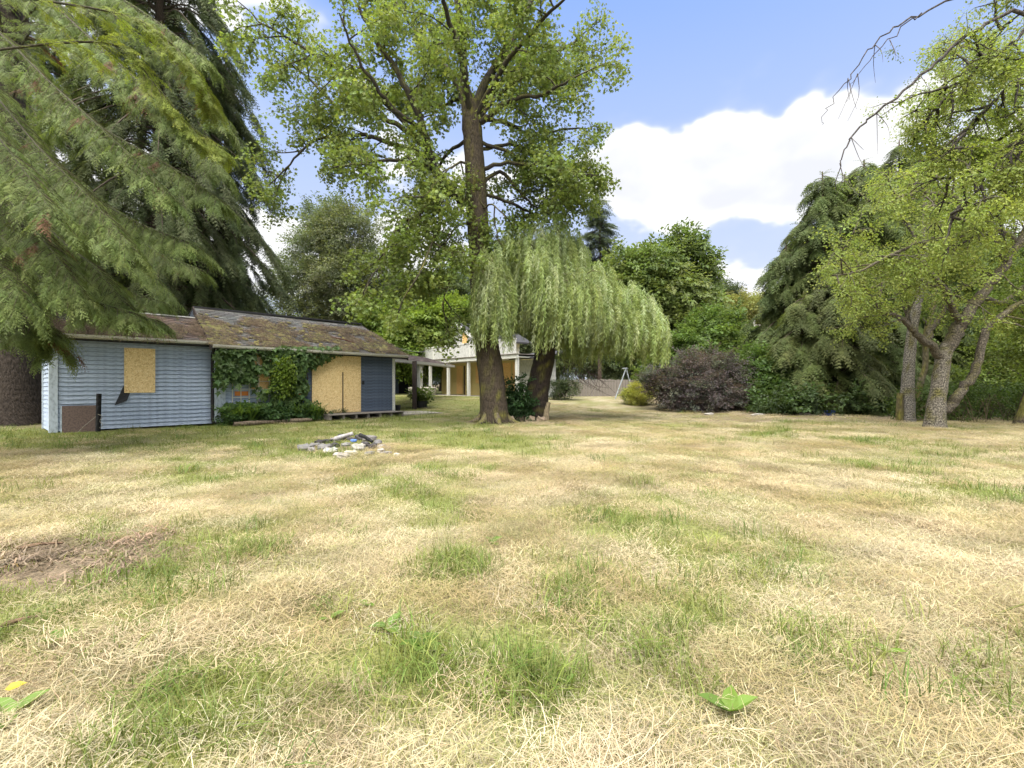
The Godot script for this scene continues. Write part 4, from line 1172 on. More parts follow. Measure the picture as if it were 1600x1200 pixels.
func make_willow() -> void:
	var base := gnd(836, 17.9)
	var t := thing("willow_tree", "weeping willow with pale green hanging shoots and a short dark leaning trunk", "tree", base)
	var tr := []
	for q in [[835, 668], [836, 640], [842, 600], [850, 560], [856, 520], [862, 480]]: tr.append(at(q[0], q[1], 17.9) - base)
	put("trunk", one_tube(curve(tr, 5), 0.46, 0.34, 18, Color(0.045, 0.034, 0.026), 0.16, 0.1, 1.0, 0.2), M.bark, t)
	var hang := Scatter.new()
	var twg := new_st()
	# arms that carry the shoots: end column, row, depth, half width, half depth
	var top := at(856, 520, 17.9) - base
	var domes := [[838, 440, 17.4, 1.75, 1.9, 2.05], [962, 500, 18.0, 1.75, 1.75, 1.35], [900, 470, 16.9, 1.5, 1.4, 1.5], [885, 405, 18.6, 0.8, 1.0, 1.05], [768, 462, 15.7, 0.60, 0.55, 1.55], [800, 420, 18.6, 1.1, 1.1, 1.5], [925, 470, 19.0, 1.5, 1.4, 1.4]]
	for k in domes.size():
		var q: Array = domes[k]
		var c: Vector3 = at(q[0], q[1], q[2]) - base
		put("limb", one_tube(curve([top - Vector3(0, 0.5, 0), top.lerp(c, 0.5) + Vector3(0, 0.25, 0), c + Vector3(0, 0.4, 0)], 4), 0.17, 0.05, 7, Color(0.10, 0.08, 0.055), 0.1), M.bark, t)
		for j in 22:
			var d := rdir()
			d.y = absf(d.y) * 0.8 + 0.2
			tube(twg, curve([c + Vector3(0, rf(-0.2, 0.3), 0), c + Vector3(d.x * q[3] * 0.5, d.y * q[5] * 0.8, d.z * q[4] * 0.5), c + Vector3(d.x * q[3], d.y * q[5] * 0.75, d.z * q[4])], 3), 0.03, 0.008, 4, Color(0.16, 0.14, 0.06))
		var n := int(q[3] * q[5] * 700.0)
		for i in n:
			var d := rdir()
			if d.y < -0.55: continue
			var f := rf(0.62, 1.04) * (1.0 + 0.42 * nb.get_noise_3dv(d * 3.2 + Vector3(k * 9.0, 0, 0)))
			var p := c + Vector3(d.x * q[3], d.y * q[5], d.z * q[4]) * f
			var ln := rf(0.55, 1.25)
			var floor_y := (1.6 if k != 4 else 2.0) + nb.get_noise_2d(p.x * 2.5, p.z * 2.5) * 0.5
			if p.y + base.y - ln < floor_y: ln = p.y + base.y - floor_y - rf(0, 0.15)
			if ln < 0.25: continue
			var out := atan2(-d.z, d.x) + rf(-0.5, 0.5)
			var b := Basis(Vector3.UP, out) * Basis(Vector3.BACK, rf(-0.04, 0.13)) * Basis.from_scale(Vector3(rf(0.8, 1.3), ln, rf(0.8, 1.3)))
			var c2 := Color(0.31, 0.375, 0.14) if rng.randf() < 0.65 else Color(0.43, 0.49, 0.28)
			hang.add(b, p, tint(c2, 0.75, 1.25, 0.06))
	put("twigs", twg.commit(), M.bark, t).set_meta("kind", "stuff")
	put_stuff("crown", hang, G.strand, M.leaf, t)
	# bare twigs below the right side
	var st := new_st()
	for i in 26:
		var p := at(rf(880, 930), rf(560, 590), 17.6) - base
		tube(st, curve([p, p + Vector3(rf(0.0, 0.5), rf(-0.5, -0.2), rf(-0.3, 0.3)), p + Vector3(rf(0.0, 1.1), rf(-0.9, -0.5), rf(-0.4, 0.4))], 3), 0.012, 0.004, 4, Color(0.09, 0.065, 0.05))
	put("bare_twigs", st.commit(), M.bark, t).set_meta("kind", "stuff")
func bough(st: SurfaceTool, sc: Scatter, p: Array, r: float, every: float, size: float, col: Color, own_len: float) -> void:
	# a drooping cedar bough: secondary branches on both sides, all carrying sprays
	p = curve(p, 6)
	tube(st, p, r, 0.006, 6, Color(0.065, 0.055, 0.035), 0.05)
	var length := 0.0
	for i in p.size() - 1: length += p[i].distance_to(p[i + 1])
	var n := int(length / every)
	for i in n:
		var f := lerpf(0.12, 1.0, (i + rf(0, 1)) / n)
		var fi := f * (p.size() - 1)
		var q: Vector3 = p[int(fi)].lerp(p[mini(int(fi) + 1, p.size() - 1)], fi - int(fi))
		var u: Vector3 = (p[mini(int(fi) + 1, p.size() - 1)] - p[maxi(int(fi) - 1, 0)]).normalized()
		var side := u.cross(Vector3.UP).normalized() * (1.0 if i % 2 else -1.0)
		set_spray(sc, q + Vector3(0, 0.02, 0), u + side * rf(0.0, 0.7) + Vector3(0, rf(-0.1, 0.25), 0), size * rf(0.5, 0.9), tint(col, 0.75, 1.25, 0.06))
		var ln := own_len * rf(0.6, 1.2) * (1.15 - 0.75 * f)
		var d := (u * rf(0.7, 1.1) + side * rf(0.5, 1.0) + Vector3(0, rf(-0.4, 0.0), 0)).normalized()
		var e := [q, q + d * ln * 0.5 + Vector3(0, -0.05 * ln, 0), q + d * ln + Vector3(0, -0.32 * ln, 0)]
		e = curve(e, 3)
		tube(st, e, 0.007, 0.003, 4, Color(0.08, 0.07, 0.035))
		var own := tint(col, 0.75, 1.25, 0.05)
		if rng.randf() < 0.025: own = Color(0.17, 0.085, 0.045)
		for k in 10:
			var g := rf(0.15, 1.0)
			var w: Vector3 = e[0].lerp(e[3], g / 0.5) if g < 0.5 else e[3].lerp(e[6], (g - 0.5) / 0.5)
			var s2: Vector3 = d.cross(Vector3.UP).normalized() * (1.0 if k % 2 else -1.0)
			set_spray(sc, w, d * 0.9 + s2 * rf(0.2, 0.9) + Vector3(0, rf(-0.55, -0.05), 0), size * rf(0.65, 1.2), tint(own, 0.72, 1.28, 0.06))
func make_cedars() -> void:
	# the near cedar: a buttressed trunk at the left edge, its low boughs reaching over the shed wing
	var base := gnd(10, 16.0)
	var t := thing("cedar_tree", "huge buttressed old cedar at the left edge with boughs over the shed wing", "tree", base)
	put("trunk", one_tube(curve([Vector3(0.1, -0.3, 0), Vector3(0.05, 1.5, 0), Vector3(0, 5, 0), Vector3(0, 14, 0), Vector3(0, 26, 0)], 7), 1.0, 0.25, 40, Color(0.075, 0.06, 0.05), 0.16, 0.0, 0.7, 0.75), M.bark, t)
	var st := new_st()
	var sc := Scatter.new()
	var green := Color(0.165, 0.215, 0.062)
	# boughs: start height on the trunk, then their way through the photograph [column, row, depth]
	for b in [
		[9.0, [[40, 120, 13], [160, 200, 11.5], [270, 262, 10.5], [340, 310, 10]]], [7.5, [[20, 210, 12.5], [120, 290, 11], [210, 345, 10], [300, 380, 9.5]]],
		[6.0, [[10, 290, 12], [90, 370, 10.5], [150, 420, 9.8], [190, 470, 9.4]]], [5.0, [[0, 370, 11.5], [60, 430, 10], [130, 465, 9.2], [215, 490, 9.0]]],
		[4.6, [[30, 420, 13], [120, 470, 12], [190, 490, 11.3], [245, 500, 11]]], [4.0, [[-20, 440, 11], [20, 490, 9.8], [60, 505, 9.2], [84, 535, 9.0]]],
		[10.5, [[60, 40, 13], [190, 120, 11.5], [290, 200, 10.8], [345, 262, 10.2]]], [12.0, [[100, -20, 13.5], [210, 50, 12], [300, 120, 11.3], [350, 190, 11]]],
		[6.8, [[-40, 230, 11], [20, 320, 9.2], [80, 390, 8.4], [120, 450, 8.2]]], [8.2, [[-40, 120, 11], [60, 230, 9.4], [140, 310, 8.8], [200, 380, 8.5]]],
		[9.6, [[-30, 40, 11], [90, 140, 9.8], [190, 230, 9.2], [260, 300, 9.0]]], [11.4, [[0, -50, 11.5], [130, 50, 10.2], [230, 140, 9.6], [300, 200, 9.4]]],
		[4.4, [[-60, 430, 10], [-30, 470, 9], [10, 495, 8.6], [50, 510, 8.5]]], [5.4, [[40, 380, 14], [130, 430, 13.4], [200, 455, 13], [250, 470, 12.8]]],
		[7.0, [[60, 260, 14], [160, 330, 13.2], [240, 390, 12.8], [310, 420, 12.5]]], [13.5, [[40, -120, 13], [150, -30, 11.8], [240, 30, 11], [320, 90, 10.6]]],
		[5.8, [[-80, 320, 10], [-30, 380, 8.6], [10, 425, 8], [30, 460, 7.8]]], [8.8, [[-80, 90, 10], [-20, 190, 8.6], [40, 270, 8], [80, 330, 7.7]]]]:
		var p := [Vector3(0, b[0] + 0.6, 0)]
		for q in b[1]: p.append(at(q[0], q[1], q[2]) - base)
		bough(st, sc, p, 0.03, 0.12, 0.31, green, 0.95)
	# boughs all round, higher up and at the back
	for i in 46:
		var y := rf(4.5, 24)
		var a := rf(0, TAU)
		var ln := lerpf(5.5, 1.5, (y - 4.0) / 21.0) * rf(0.7, 1.1)
		var u := Vector3(cos(a), 0, sin(a))
		if u.x > 0.3 and u.z > 0.2 and y < 12: continue
		bough(st, sc, [Vector3(0, y, 0), u * ln * 0.4 + Vector3(0, y + 0.1, 0), u * ln * 0.8 + Vector3(0, y - ln * 0.2, 0), u * ln + Vector3(0, y - ln * 0.38, 0)], 0.05, 0.26, 0.50, green, 1.1)
	put("boughs", st.commit(), M.bark, t).set_meta("kind", "stuff")
	put_stuff("crown", sc, G.frond, M.frond, t)
	# bright young spruce-like bough at the top left
	var yb := thing("fir_tree", "light green fir reaching over from the top left in front of the cedar", "tree", Vector3(-9.2, 0, -7.4))
	put("trunk", one_tube(curve([Vector3(0, -0.2, 0), Vector3(0.1, 5, 0), Vector3(0, 11, 0)], 6), 0.22, 0.05, 10, WOOD_DARK, 0.1), M.bark, yb)
	st = new_st()
	sc = Scatter.new()
	for b in [[6.2, [[160, 66, 8.6], [240, 130, 8.8], [290, 190, 9.0], [345, 230, 9.2]]], [7.4, [[180, 20, 8.6], [270, 70, 8.8], [310, 120, 9.0], [330, 160, 9.2]]]]:
		var p := [Vector3(0, b[0], 0)]
		for q in b[1]: p.append(at(q[0], q[1], q[2]) - yb.position)
		bough(st, sc, p, 0.022, 0.10, 0.28, Color(0.21, 0.255, 0.04), 0.55)
	for i in 26:
		var y := rf(2.6, 10.5)
		var a := rf(0, TAU)
		var u := Vector3(cos(a), 0, sin(a))
		var ln := lerpf(2.2, 0.6, (y - 2.5) / 8.0)
		if u.x > -0.2 and u.z < 0.3: continue
		bough(st, sc, [Vector3(0, y, 0), u * ln * 0.5 + Vector3(0, y + 0.05, 0), u * ln + Vector3(0, y - ln * 0.25, 0)], 0.03, 0.16, 0.35, Color(0.15, 0.19, 0.03), 0.5)
	put("boughs", st.commit(), M.bark, yb).set_meta("kind", "stuff")
	put_stuff("crown", sc, G.spruce, M.frond, yb)
	# two dark cedars behind the shed
	conifer("dark_cedar", "tall dark cedar rising directly behind the shed, with hanging fronds", "tree", gnd(250, 25.0), 27.0, 6.0, 3.6, G.coarse, Color(0.11, 0.14, 0.055), 360, 52, 0.6, 0.62, 0.8, "", 0.42)
	conifer("dark_cedar", "dark cedar behind the old trunk at the left edge of the lawn", "tree", gnd(40, 27.0), 25.0, 6.0, 3.0, G.coarse, Color(0.09, 0.12, 0.045), 180, 50, 0.6, 0.6, 0.95, "", 0.45)
	conifer("dark_cedar", "smaller cedar with loose tips seen between the dark cedar and the maple", "tree", gnd(352, 27.0), 19.0, 3.6, 4.0, G.coarse, Color(0.11, 0.14, 0.055), 130, 50, 0.35, 0.7, 0.75, "", 0.7, 0.25)
const LINE := ["wing window board", "vine", "left end of the main roof", "trellis", "boarded door", "dark siding", "shed's right end", "walkway post", "left porch columns", "upper gable", "maple trunk", "willow trunk", "board fence", "right side of the willow", "swing frame", "purple shrub",
	"utility pole", "white stones", "leftmost cedar", "tallest cedar", "middle cedars", "straight lichened trunk", "forked tree", "right edge of the lawn"]
func make_background() -> void:
	var lime := Color(0.135, 0.185, 0.030)
	puff_tree("alder_tree", "grey green leafy tree behind the shed roof, left of the maple limbs", "tree", gnd(520, 42), px_puffs([[500, 395, 42, 2.6], [545, 370, 41, 2.6], [470, 450, 42, 2.4], [525, 440, 40, 2.6], [580, 430, 41, 2.4], [480, 500, 41, 2.2], [555, 490, 40, 2.4], [610, 470, 41, 2.3], [520, 340, 42, 1.6], [490, 345, 43, 1.2]]), G.small, Color(0.14, 0.17, 0.085), 6.0, 0.4, WOOD_GREY, "", 1.6)
	conifer("far_spruce", "pointed spruce in the gap left of the leafy tree behind the shed", "tree", gnd(400, 46), 9.6, 3.4, 1.5, G.spruce, Color(0.075, 0.105, 0.028), 70, 26, 0.25, 0.25, 1.5, "spruces far behind the shed")
	conifer("far_spruce", "small spruce just right of another spruce behind the shed ridge", "tree", gnd(432, 52), 8.6, 3.0, 1.0, G.spruce, Color(0.085, 0.12, 0.035), 60, 24, 0.25, 0.25, 1.5, "spruces far behind the shed")
	puff_tree("hazel_bush", "bright green bush above the right end of the shed roof", "bush", gnd(655, 38), px_puffs([[640, 520, 38, 1.8], [680, 510, 38, 1.9], [615, 545, 37, 1.7], [650, 555, 38, 1.6], [700, 540, 39, 1.6], [720, 500, 39, 1.8], [600, 510, 38, 1.6]]), G.broad, Color(0.17, 0.235, 0.045), 9.0, 0.15, WOOD_DARK, "", 1.4)
	puff_tree("dark_tree", "dark green tree behind the house, left of the maple trunk", "tree", gnd(665, 46), px_puffs([[640, 470, 46, 2.6], [690, 470, 46, 2.4], [600, 500, 45, 2.4], [570, 530, 44, 2.2], [720, 450, 47, 2.0]]), G.small, Color(0.09, 0.125, 0.045), 8.0, 0.3, WOOD_DARK, "", 1.7)
	conifer("far_spruce", "pointed spruce left of the maple trunk, behind the house", "tree", gnd(690, 54), 13.0, 2.6, 2.0, G.spruce, Color(0.07, 0.10, 0.04), 80, 24, 0.25, 0.3, 1.5, "spruces far behind the house")
	conifer("far_spruce", "spruce behind the maple trunk above the house roof", "tree", gnd(740, 56), 11.0, 2.6, 2.0, G.spruce, Color(0.07, 0.10, 0.04), 70, 24, 0.25, 0.3, 1.5, "spruces far behind the house")
	conifer("thin_fir", "tall thin sparse fir standing against the sky right of the willow", "tree", gnd(937, 48), 19.3, 2.3, 7.5, G.spruce, Color(0.085, 0.115, 0.05), 90, 26, 0.2, 0.25, 1.3, "", 0.55, 0.35)
	puff_tree("chestnut_tree", "broad green tree with loose top branches right of the willow", "tree", gnd(1020, 36), px_puffs([[975, 430, 36, 1.9], [1010, 425, 35, 1.8], [1055, 405, 36, 1.6], [1078, 385, 36, 1.1], [1100, 415, 36, 0.9], [1105, 430, 36, 0.8], [1000, 470, 35, 2.2], [1050, 465, 35, 2.2], [1090, 475, 36, 1.5], [965, 470, 37, 1.8], [1035, 520, 35, 2.2], [1085, 520, 34, 1.8], [990, 520, 36, 2.0], [1040, 435, 37, 1.8]]), G.broad, Color(0.14, 0.185, 0.055), 7.0, 0.35, WOOD_GREY, "", 1.35)
	puff_tree("laurel_bush", "big mid green bush between the dark purple shrub and the broad tree", "bush", gnd(1120, 30), px_puffs([[1120, 520, 31, 1.6], [1090, 545, 30, 1.5], [1150, 545, 30, 1.5], [1180, 560, 28, 1.4], [1060, 565, 31, 1.3], [1130, 575, 29, 1.5], [1195, 590, 26, 1.3], [1030, 585, 32, 1.2]]), G.broad, Color(0.13, 0.195, 0.05), 10.0, 0.12, WOOD_DARK, "", 1.1)
	puff_tree("far_tree", "small round far tree in the gap of the skyline", "tree", gnd(1131, 66), px_puffs([[1131, 465, 66, 1.5], [1128, 480, 66, 1.8], [1145, 458, 66, 0.7]]), G.small, Color(0.07, 0.095, 0.05), 8.0, 0.3, WOOD_DARK, "", 2.0)
	puff_tree("yellow_tree", "yellowish tree with a golden top in the skyline gap behind the utility pole", "tree", gnd(1172, 60), px_puffs([[1160, 492, 60, 2.2], [1185, 490, 60, 2.2], [1172, 520, 60, 2.6], [1195, 510, 60, 2.2], [1145, 520, 60, 2.2], [1170, 560, 58, 2.6]]), G.small, Color(0.22, 0.23, 0.075), 8.0, 0.3, WOOD_GREY, "", 2.0)
	# right-hand cedars down to the ground
	var dk := Color(0.125, 0.16, 0.052)
	for q in [[1285, 24.0, 11.6, 2.5, "tallest of the dense cedars right of the purple shrub"], [1228, 25.0, 8.2, 2.3, "shorter leftmost cedar right of the purple shrub"], [1350, 23.5, 12.0, 3.0, "dense cedar left of the two lichened trunks"], [1405, 26.0, 14.0, 3.0, "dense cedar just behind the straight lichened trunk"], [1318, 21.5, 7.4, 2.0, "low front cedar in the middle of the dense cedars"], [1256, 22.0, 5.4, 1.7, "lowest front cedar beside the stick and white stones"], [1470, 28.0, 12.0, 3.2, "dark cedar behind the forked lichened tree"], [1250, 26.5, 9.8, 2.5, "cedar just left of and behind the tallest cedar"], [1320, 26.0, 12.2, 2.8, "tall cedar filling the gap right of the tallest cedar"], [1385, 24.5, 11.0, 2.8, "cedar close left of the straight lichened trunk"], [1435, 25.0, 13.0, 3.0, "tall cedar between the straight trunk and the forked tree"]]:
		conifer("hedge_cedar", q[4], "tree", gnd(q[0], q[1]), q[2], q[3], 0.35, G.coarse, tint(dk, 0.9, 1.15), int(q[2] * 15.0), 40, 0.16, 0.45, 0.62, "cedars along the right edge", 0.48)
	# light woodland at the right
	puff_tree("young_maple", "light green young maple behind the forked tree at the right", "tree", gnd(1540, 23), px_puffs([[1520, 560, 23, 1.3], [1560, 540, 23, 1.4], [1600, 560, 22, 1.5], [1545, 600, 22, 1.2], [1590, 610, 21, 1.3], [1500, 610, 22, 0.9], [1620, 520, 23, 1.6], [1570, 500, 24, 1.4], [1660, 570, 22, 1.7], [1520, 500, 25, 1.4], [1480, 540, 26, 1.4]]), G.airy, Color(0.13, 0.175, 0.04), 13.0, 0.12, WOOD_DARK, "", 1.0)
	puff_tree("young_maple", "dark trunked tree at the right edge of the photo", "tree", gnd(1592, 15.0), px_puffs([[1640, 470, 15, 1.2], [1680, 430, 15.5, 1.4], [1620, 540, 16.5, 0.8], [1700, 520, 15, 1.3]]), G.airy, Color(0.13, 0.18, 0.03), 9.0, 0.20, WOOD_DARK)
	for q in [[1440, 38, 440], [1520, 36, 420], [1610, 34, 400], [1700, 33, 430], [1380, 42, 470]]:
		puff_tree("forest_tree", "leafy forest tree at the right, " + {1440: "behind the straight lichened trunk", 1520: "behind the forked tree", 1610: "at the right edge of the photo", 1700: "just beyond the right edge", 1380: "behind the dense cedars"}[q[0]], "tree", gnd(q[0], q[1]), px_puffs([[q[0] - 30, q[2] + 30, q[1], 2.0], [q[0] + 20, q[2], q[1], 2.2], [q[0], q[2] + 70, q[1], 2.4], [q[0] + 45, q[2] + 80, q[1], 2.0], [q[0] - 30, q[2] + 120, q[1], 2.2], [q[0] + 20, q[2] + 150, q[1], 2.2]]), G.small, Color(0.10, 0.145, 0.035), 8.0, 0.25, WOOD_GREY, "forest trees behind the right edge", 1.5)
	# far woodland that closes the view
	for i in 24:
		var px := 240.0 + i * 62.0 + rf(-15, 15)
		var dd := rf(62, 74)
		var top := 520.0 + rf(-18, 14)
		if px > 1080 and px < 1230: top = 535
		if i > 16: top -= 15
		puff_tree("distant_tree", "distant tree closing the view, in line with the " + LINE[i], "tree", gnd(px, dd), px_puffs([[px, top, dd, 2.8], [px - 30, top + 30, dd, 3.0], [px + 30, top + 25, dd, 3.0], [px, top + 60, dd, 3.4]]), G.small, tint(Color(0.075, 0.105, 0.04), 0.85, 1.2), 5.0, 0.3, WOOD_DARK, "distant trees behind the property", 2.4)
	for i in 6:     # wood behind the left cedars
		var px := -180.0 + i * 95.0 + rf(-10, 10)
		var dd := rf(36, 46)
		puff_tree("forest_tree", "dark forest tree behind the left cedars, " + ["far outside the left edge", "just outside the left edge", "behind the old cedar trunk", "left of the shed wing", "behind the shed wing", "behind the shed's roof step"][i], "tree", gnd(px, dd), px_puffs([[px, 470, dd, 2.6], [px + 20, 520, dd, 2.8], [px - 20, 560, dd, 2.6], [px, 420, dd, 2.0]]), G.small, Color(0.05, 0.075, 0.025), 7.0, 0.3, WOOD_DARK, "forest trees behind the left edge", 2.0)
	# shrubs
	puff_tree("purple_shrub", "wide dark purple leaved shrub left of the dense cedars", "shrub", gnd(1095, 22.8), px_puffs([[1060, 592, 22.8, 0.75], [1095, 582, 22.8, 0.8], [1130, 582, 23, 0.75], [1160, 600, 23, 0.6], [1040, 610, 22.6, 0.7], [1075, 615, 22.2, 0.75], [1110, 612, 22.0, 0.8], [1145, 618, 22.4, 0.65], [1028, 596, 23, 0.5], [1100, 605, 23.6, 0.9], [1050, 628, 22.4, 0.45], [1080, 632, 22.2, 0.45], [1110, 632, 22.2, 0.45], [1140, 630, 22.3, 0.45], [1165, 625, 22.8, 0.4], [1015, 588, 23, 0.3], [1075, 562, 23, 0.35], [1150, 562, 23.2, 0.35], [1112, 556, 23.2, 0.3], [1178, 582, 23, 0.35]]), G.small, Color(0.105, 0.083, 0.082), 26.0, 0.06, WOOD_GREY, "", 0.8, 0.1, Color(0.12, 0.135, 0.10))
	puff_tree("golden_shrub", "small round yellow green shrub beside the swing frame", "shrub", gnd(996, 25.0), px_puffs([[983, 617, 25, 0.42], [1008, 617, 25, 0.42], [996, 612, 25, 0.45], [996, 622, 24.6, 0.42]]), G.small, Color(0.32, 0.33, 0.065), 130.0, 0.04, WOOD_DARK, "", 0.4, 0.0)
	puff_tree("elder_bush", "green bush leaning out between the purple shrub and the cedars", "bush", gnd(1200, 22.8), px_puffs([[1190, 575, 23.4, 0.9], [1210, 600, 22.6, 0.8], [1185, 605, 23, 0.8], [1222, 615, 22, 0.6], [1200, 620, 22.4, 0.7]]), G.broad, Color(0.085, 0.145, 0.035), 18.0, 0.05, WOOD_DARK, "", 0.85)
	puff_tree("house_bush", "dark bush at the foot of the white house wall behind the willow", "bush", gnd(880, 27.5), px_puffs([[872, 610, 27.5, 0.5], [890, 606, 27.5, 0.55]]), G.small, Color(0.05, 0.075, 0.025), 30.0, 0.03, WOOD_DARK, "", 0.7)
	# brambles
	var br := thing("bramble_thicket", "tangle of bare bramble canes below the trees at the right edge", "brambles", gnd(1530, 17.0))
	var st := new_st()
	for i in 60:
		var p := Vector3(rf(-1.7, 1.9), -0.05, rf(-0.7, 0.6))
		var a := rf(0, TAU)
		var h := rf(0.4, 1.1)
		tube(st, curve([p, p + Vector3(cos(a) * 0.3, h, sin(a) * 0.2), p + Vector3(cos(a) * rf(0.6, 1.2), h * 0.5, sin(a) * 0.4)], 3), 0.012, 0.005, 4, tint(Color(0.10, 0.08, 0.045), 0.6, 1.4))
	put("canes", st.commit(), M.bark, br).set_meta("kind", "stuff")
	var sc := Scatter.new()
	for i in 420: set_spray(sc, Vector3(rf(-2.6, 2.6), rf(0.1, 1.3), rf(-1.0, -0.1)), rv(), rf(0.5, 0.9), tint(Color(0.09, 0.14, 0.03), 0.6, 1.3))
	put_stuff("foliage", sc, G.airy, M.leaf, br)
	var und := thing("undergrowth", "dark low undergrowth along the foot of the right hand trees", "undergrowth", gnd(1400, 20.5))
	sc = Scatter.new()
	for i in 900:
		var px := rf(1180, 1680)
		var q := gnd(px, rf(19.6, 22.5) - maxf(0, px - 1450) * 0.008)
		set_spray(sc, q + Vector3(0, rf(0.05, 0.9), 0) - und.position, rv() + Vector3(0, 0.3, 0), rf(0.5, 1.0), tint(Color(0.06, 0.095, 0.03), 0.6, 1.4))
	put_stuff("foliage", sc, G.broad, M.leaf, und)
func make_right_trees() -> void:
	var d := 14.2
	var base := gnd(1461, d)
	var t := thing("forked_tree", "mossy forked tree with lichened bark, two stems from one foot at the right", "tree", base)
	var tr := []
	for q in [[1459, 676], [1462, 640], [1467, 605], [1474, 560], [1482, 540]]: tr.append(at(q[0], q[1], d) - base)
	put("trunk", one_tube(curve(tr, 6), 0.235, 0.17, 16, Color(0.25, 0.22, 0.18), 0.14, 0.42, 1.0, 0.12), M.lichen_bark, t)
	var L := [
		[[[1476, 640], [1490, 624], [1506, 607], [1525, 572], [1542, 515], [1562, 494], [1600, 472], [1650, 445], [1700, 400]], d, d - 0.8, 0.15, 0.04, 0.55],
		[[[1474, 562], [1458, 543], [1440, 530], [1424, 514], [1412, 500], [1390, 490], [1350, 480]], d, d - 0.6, 0.13, 0.03, 0.6],
		[[[1446, 534], [1456, 515], [1466, 500], [1476, 470], [1470, 430], [1440, 380]], d, d + 0.9, 0.09, 0.03, 0.4],
		[[[1480, 545], [1496, 515], [1508, 498], [1532, 462], [1556, 432], [1575, 405], [1610, 350], [1640, 280], [1660, 200]], d, d - 0.5, 0.19, 0.06, 0.5],
		[[[1500, 505], [1492, 490], [1482, 465], [1478, 450], [1440, 420], [1390, 400]], d, d - 1.4, 0.11, 0.03, 0.4],
		[[[1530, 465], [1570, 470], [1600, 450], [1660, 430]], d, d + 0.8, 0.08, 0.03, 0.3],
		[[[1575, 405], [1540, 350], [1490, 310], [1440, 300], [1400, 310]], d - 0.3, d - 2.2, 0.10, 0.02, 0.2],
		[[[1610, 350], [1560, 290], [1510, 250], [1470, 240]], d - 0.3, d + 0.8, 0.09, 0.02, 0.2],
		[[[1590, 380], [1560, 360], [1500, 370], [1430, 380], [1350, 420], [1300, 430]], d - 0.3, d - 1.8, 0.08, 0.02, 0.25],
		[[[1640, 280], [1600, 200], [1540, 150]], d - 0.4, d + 1.2, 0.08, 0.02, 0.1],
		[[[1650, 240], [1620, 290], [1560, 330], [1500, 350]], d - 0.4, d - 2.4, 0.06, 0.02, 0.1],
		[[[1660, 200], [1600, 130], [1545, 90], [1500, 60]], d - 0.5, d - 1.6, 0.06, 0.02, 0.1], [[[1660, 190], [1640, 100], [1600, 10]], d - 0.5, d + 0.5, 0.06, 0.02, 0.1], [[[1575, 405], [1510, 330], [1470, 280], [1440, 260]], d, d + 0.3, 0.07, 0.02, 0.2], [[[1610, 350], [1600, 260], [1560, 190], [1500, 130]], d, d + 2.0, 0.07, 0.02, 0.2],
		[[[1556, 432], [1520, 420], [1470, 400], [1410, 430], [1360, 450]], d, d + 1.0, 0.07, 0.02, 0.25]]
	limb_tree(t, L, base, Color(0.23, 0.28, 0.065), Color(0.16, 0.135, 0.105), 0.46, 1.1, 0.06, 0.60, G.airy, 0.2, "lichen_bark", 0.35)
	var b2 := gnd(1415, 17.0)
	t = thing("lichened_tree", "straight lichen grey trunk with an ivy stub, left of the forked tree", "tree", b2)
	tr = []
	for q in [[1415, 660], [1417, 620], [1420, 575], [1426, 512], [1436, 462], [1443, 400], [1450, 300], [1462, 180]]: tr.append(at(q[0], q[1], 17.0) - b2)
	put("trunk", one_tube(curve(tr, 5), 0.21, 0.08, 14, Color(0.29, 0.265, 0.23), 0.12, 0.25, 1.0, 0.08), M.lichen_bark, t)
	L = [
		[[[1426, 512], [1400, 450], [1360, 410], [1310, 400]], 17.0, 16.0, 0.07, 0.02, 0.3], [[[1436, 462], [1480, 400], [1530, 360]], 17.0, 18.0, 0.07, 0.02, 0.3],
		[[[1443, 400], [1410, 340], [1380, 310], [1355, 315]], 17.0, 17.5, 0.06, 0.02, 0.2], [[[1448, 330], [1490, 270], [1540, 230]], 17.0, 16.0, 0.06, 0.02, 0.2],
		[[[1455, 250], [1440, 220], [1420, 210]], 17.0, 16.5, 0.05, 0.02, 0.2], [[[1462, 180], [1480, 120], [1500, 60]], 17.0, 17.5, 0.05, 0.02, 0.1]]
	limb_tree(t, L, b2, Color(0.20, 0.25, 0.07), Color(0.17, 0.15, 0.12), 0.46, 0.95, 0.06, 0.60, G.airy, 0.2, "lichen_bark", 0.2)
	put("ivy_stub", one_tube(curve([Vector3(-0.30, -0.1, 0.12), Vector3(-0.31, 0.5, 0.12), Vector3(-0.26, 1.0, 0.1)], 3), 0.13, 0.09, 9, Color(0.12, 0.10, 0.05), 0.3, 0.9), M.bark, t)
	var b3 := gnd(1440, 18.6)
	t = thing("slim_trunk", "slim crooked mossy trunk between the lichened tree and the forked tree", "tree", b3)
	tr = []
	for q in [[1432, 640], [1438, 600], [1446, 570], [1447, 520], [1462, 470]]: tr.append(at(q[0], q[1], 18.6) - b3)
	put("trunk", one_tube(curve(tr, 5), 0.13, 0.07, 9, Color(0.15, 0.13, 0.08), 0.12, 0.5), M.bark, t)
	limb_tree(t, [[[[1455, 490], [1470, 420], [1500, 370]], 18.6, 19.0, 0.06, 0.02], [[[1450, 510], [1400, 460], [1340, 440]], 18.6, 18.2, 0.05, 0.02]], b3, Color(0.12, 0.17, 0.03), Color(0.12, 0.1, 0.08), 0.4, 0.9, 0.08, 0.7, G.airy)
	# near tree just outside the right edge, its boughs hang into the top right corner
	var b4 := Vector3(10.2, 0, -7.6)
	t = thing("overhanging_tree", "tree beyond the right edge whose long bare boughs hang into the top right corner", "tree", b4)
